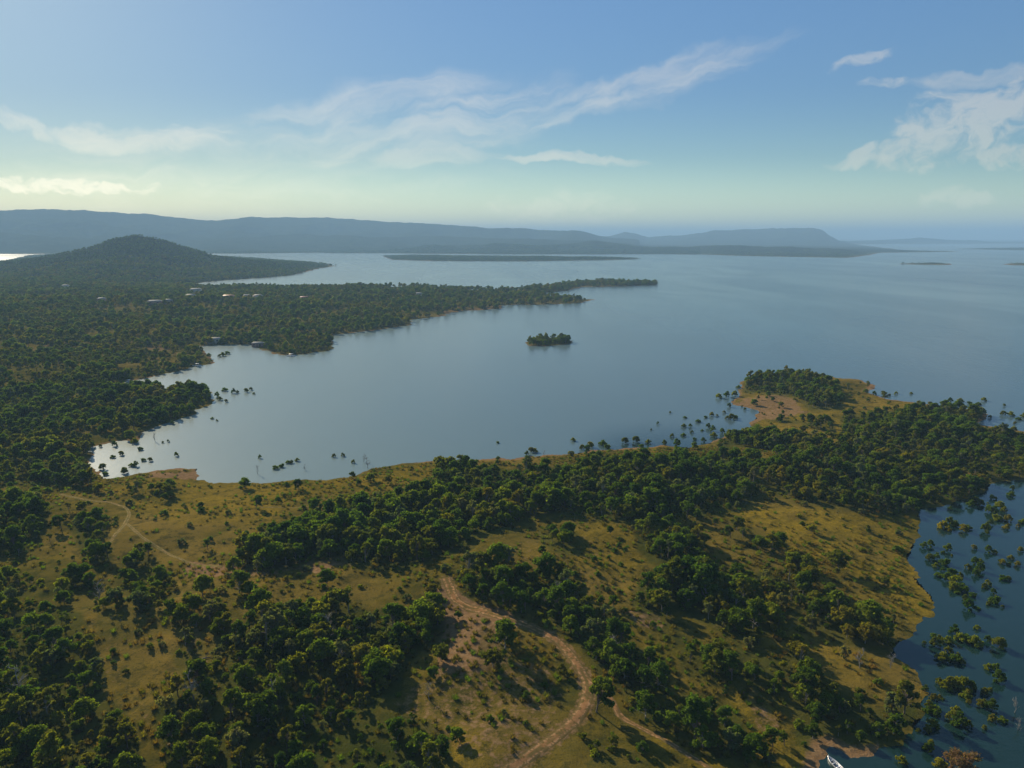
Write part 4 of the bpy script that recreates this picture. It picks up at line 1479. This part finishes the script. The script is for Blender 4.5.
def boat(px, py, L, Wd, rz, label, cabin=False):
    x, y = unproject([(px, py)])[0]
    e = obj('boat', None, None, (x, y, 0))
    e.rotation_euler = (0, 0, rz)
    ns = 13
    outer, inner = [], []
    for k in range(ns):
        t = k / (ns - 1)
        yy = -L / 2 + L * t
        hw = Wd / 2 * (1 - max(0, (t - 0.45) / 0.55) ** 2.2) * (0.9 + 0.1 * min(1, t * 4))
        hw = max(hw, 0.03)
        top = 0.55 + 0.25 * t ** 2
        for (lst, o_, d) in ((outer, 0, 0), (inner, 0.07, 0.12)):
            w1 = max(hw - o_, 0.01)
            lst.append([(-w1, yy, top), (-w1 * 0.82, yy, 0.0 + d), (0, yy, -0.18 + d * 1.3), (w1 * 0.82, yy, 0.0 + d), (w1, yy, top)])
    v = np.array(outer + inner).reshape(-1, 3)
    f = []
    for k in range(ns - 1):
        for m_ in range(4):
            a = k * 5 + m_
            f.append((a, a + 5, a + 6, a + 1))
            a += ns * 5
            f.append((a, a + 1, a + 6, a + 5))
        for m_ in (0, 4):
            a = k * 5 + m_
            c_ = a + ns * 5
            f.append((a, c_, c_ + 5, a + 5) if m_ == 0 else (a, a + 5, c_ + 5, c_))
    for m_ in range(4):
        f.append((m_, m_ + 1, m_ + 1 + ns * 5, m_ + ns * 5))
    mb = MB(); mb.add(v, f)
    mb.box((0, -L / 2 + 0.04, 0.22), (Wd * 0.85, 0.07, 0.62))
    obj('hull', mb.mesh('hull', ALU if not cabin else WHITE), e)
    for yy in (-L * 0.28, 0.02 * L, L * 0.22):
        wk = Wd * (0.84 if yy < L * 0.2 else 0.70)
        mb = MB(); mb.box((0, yy, 0.38), (wk, 0.32, 0.05))
        mb.box((0, yy, 0.2), (wk * 0.7, 0.05, 0.3))
        obj('seat', mb.mesh('seat', ALU if not cabin else BLUE), e)
    mb = MB(); mb.box((0, -L / 2 - 0.16, 0.85), (0.34, 0.42, 0.45), 0, 0.8); mb.box((0, -L / 2 - 0.14, 0.3), (0.14, 0.2, 0.9))
    obj('outboard_motor', mb.mesh('outboard_motor', BLACK), e)
    if cabin:
        mb = MB()
        for sx_ in (-1, 1):
            for sy_ in (-1, 1):
                mb.tube([(sx_ * Wd * 0.38, sy_ * L * 0.18, 0.5), (sx_ * Wd * 0.38, sy_ * L * 0.18, 2.2)], [0.05, 0.05], 6)
        obj('canopy_frame', mb.mesh('canopy_frame', ALU), e)
        mb = MB(); mb.box((0, 0, 2.25), (Wd * 0.9, L * 0.45, 0.1))
        obj('canopy', mb.mesh('canopy', WHITE), e)
    tag(e, label, 'boat', 'boats moored along the shore')
    return e


boat(834.5, 765, 4.6, 1.7, 0.30, 'small open aluminium boat moored beside the trees at the bottom edge')
boat(128, 382.5, 9.0, 3.6, 0.2, 'white boat moored at the head of the narrow left inlet', True)
boat(197, 366, 8.0, 3.4, -1.2, 'white boat by the drowned trees at the tip of the left cove', True)
boat(291, 356, 9.0, 3.4, -1.5, 'pale boat under the dark round headland', True)

# ---------------------------------------------------------------- the air
hm, b, out = material('haze')
vol = b.node('ShaderNodeVolumePrincipled')
vol.inputs['Color'].default_value = (0.41, 0.68, 1.0, 1)
vol.inputs['Density'].default_value = 1.10e-4
vol.inputs['Anisotropy'].default_value = 0.05
b.l.new(vol.outputs[0], out.inputs['Volume'])
top = max(float(H_.max()), CAM_H) + 40
mb = MB()
mb.box((0, 0, (top - 6.0) / 2), (96000, 96000, top + 6.0))
tag(obj('haze', mb.mesh('haze', hm)), 'pale blue air over the lake and land', 'haze', None, 'stuff')
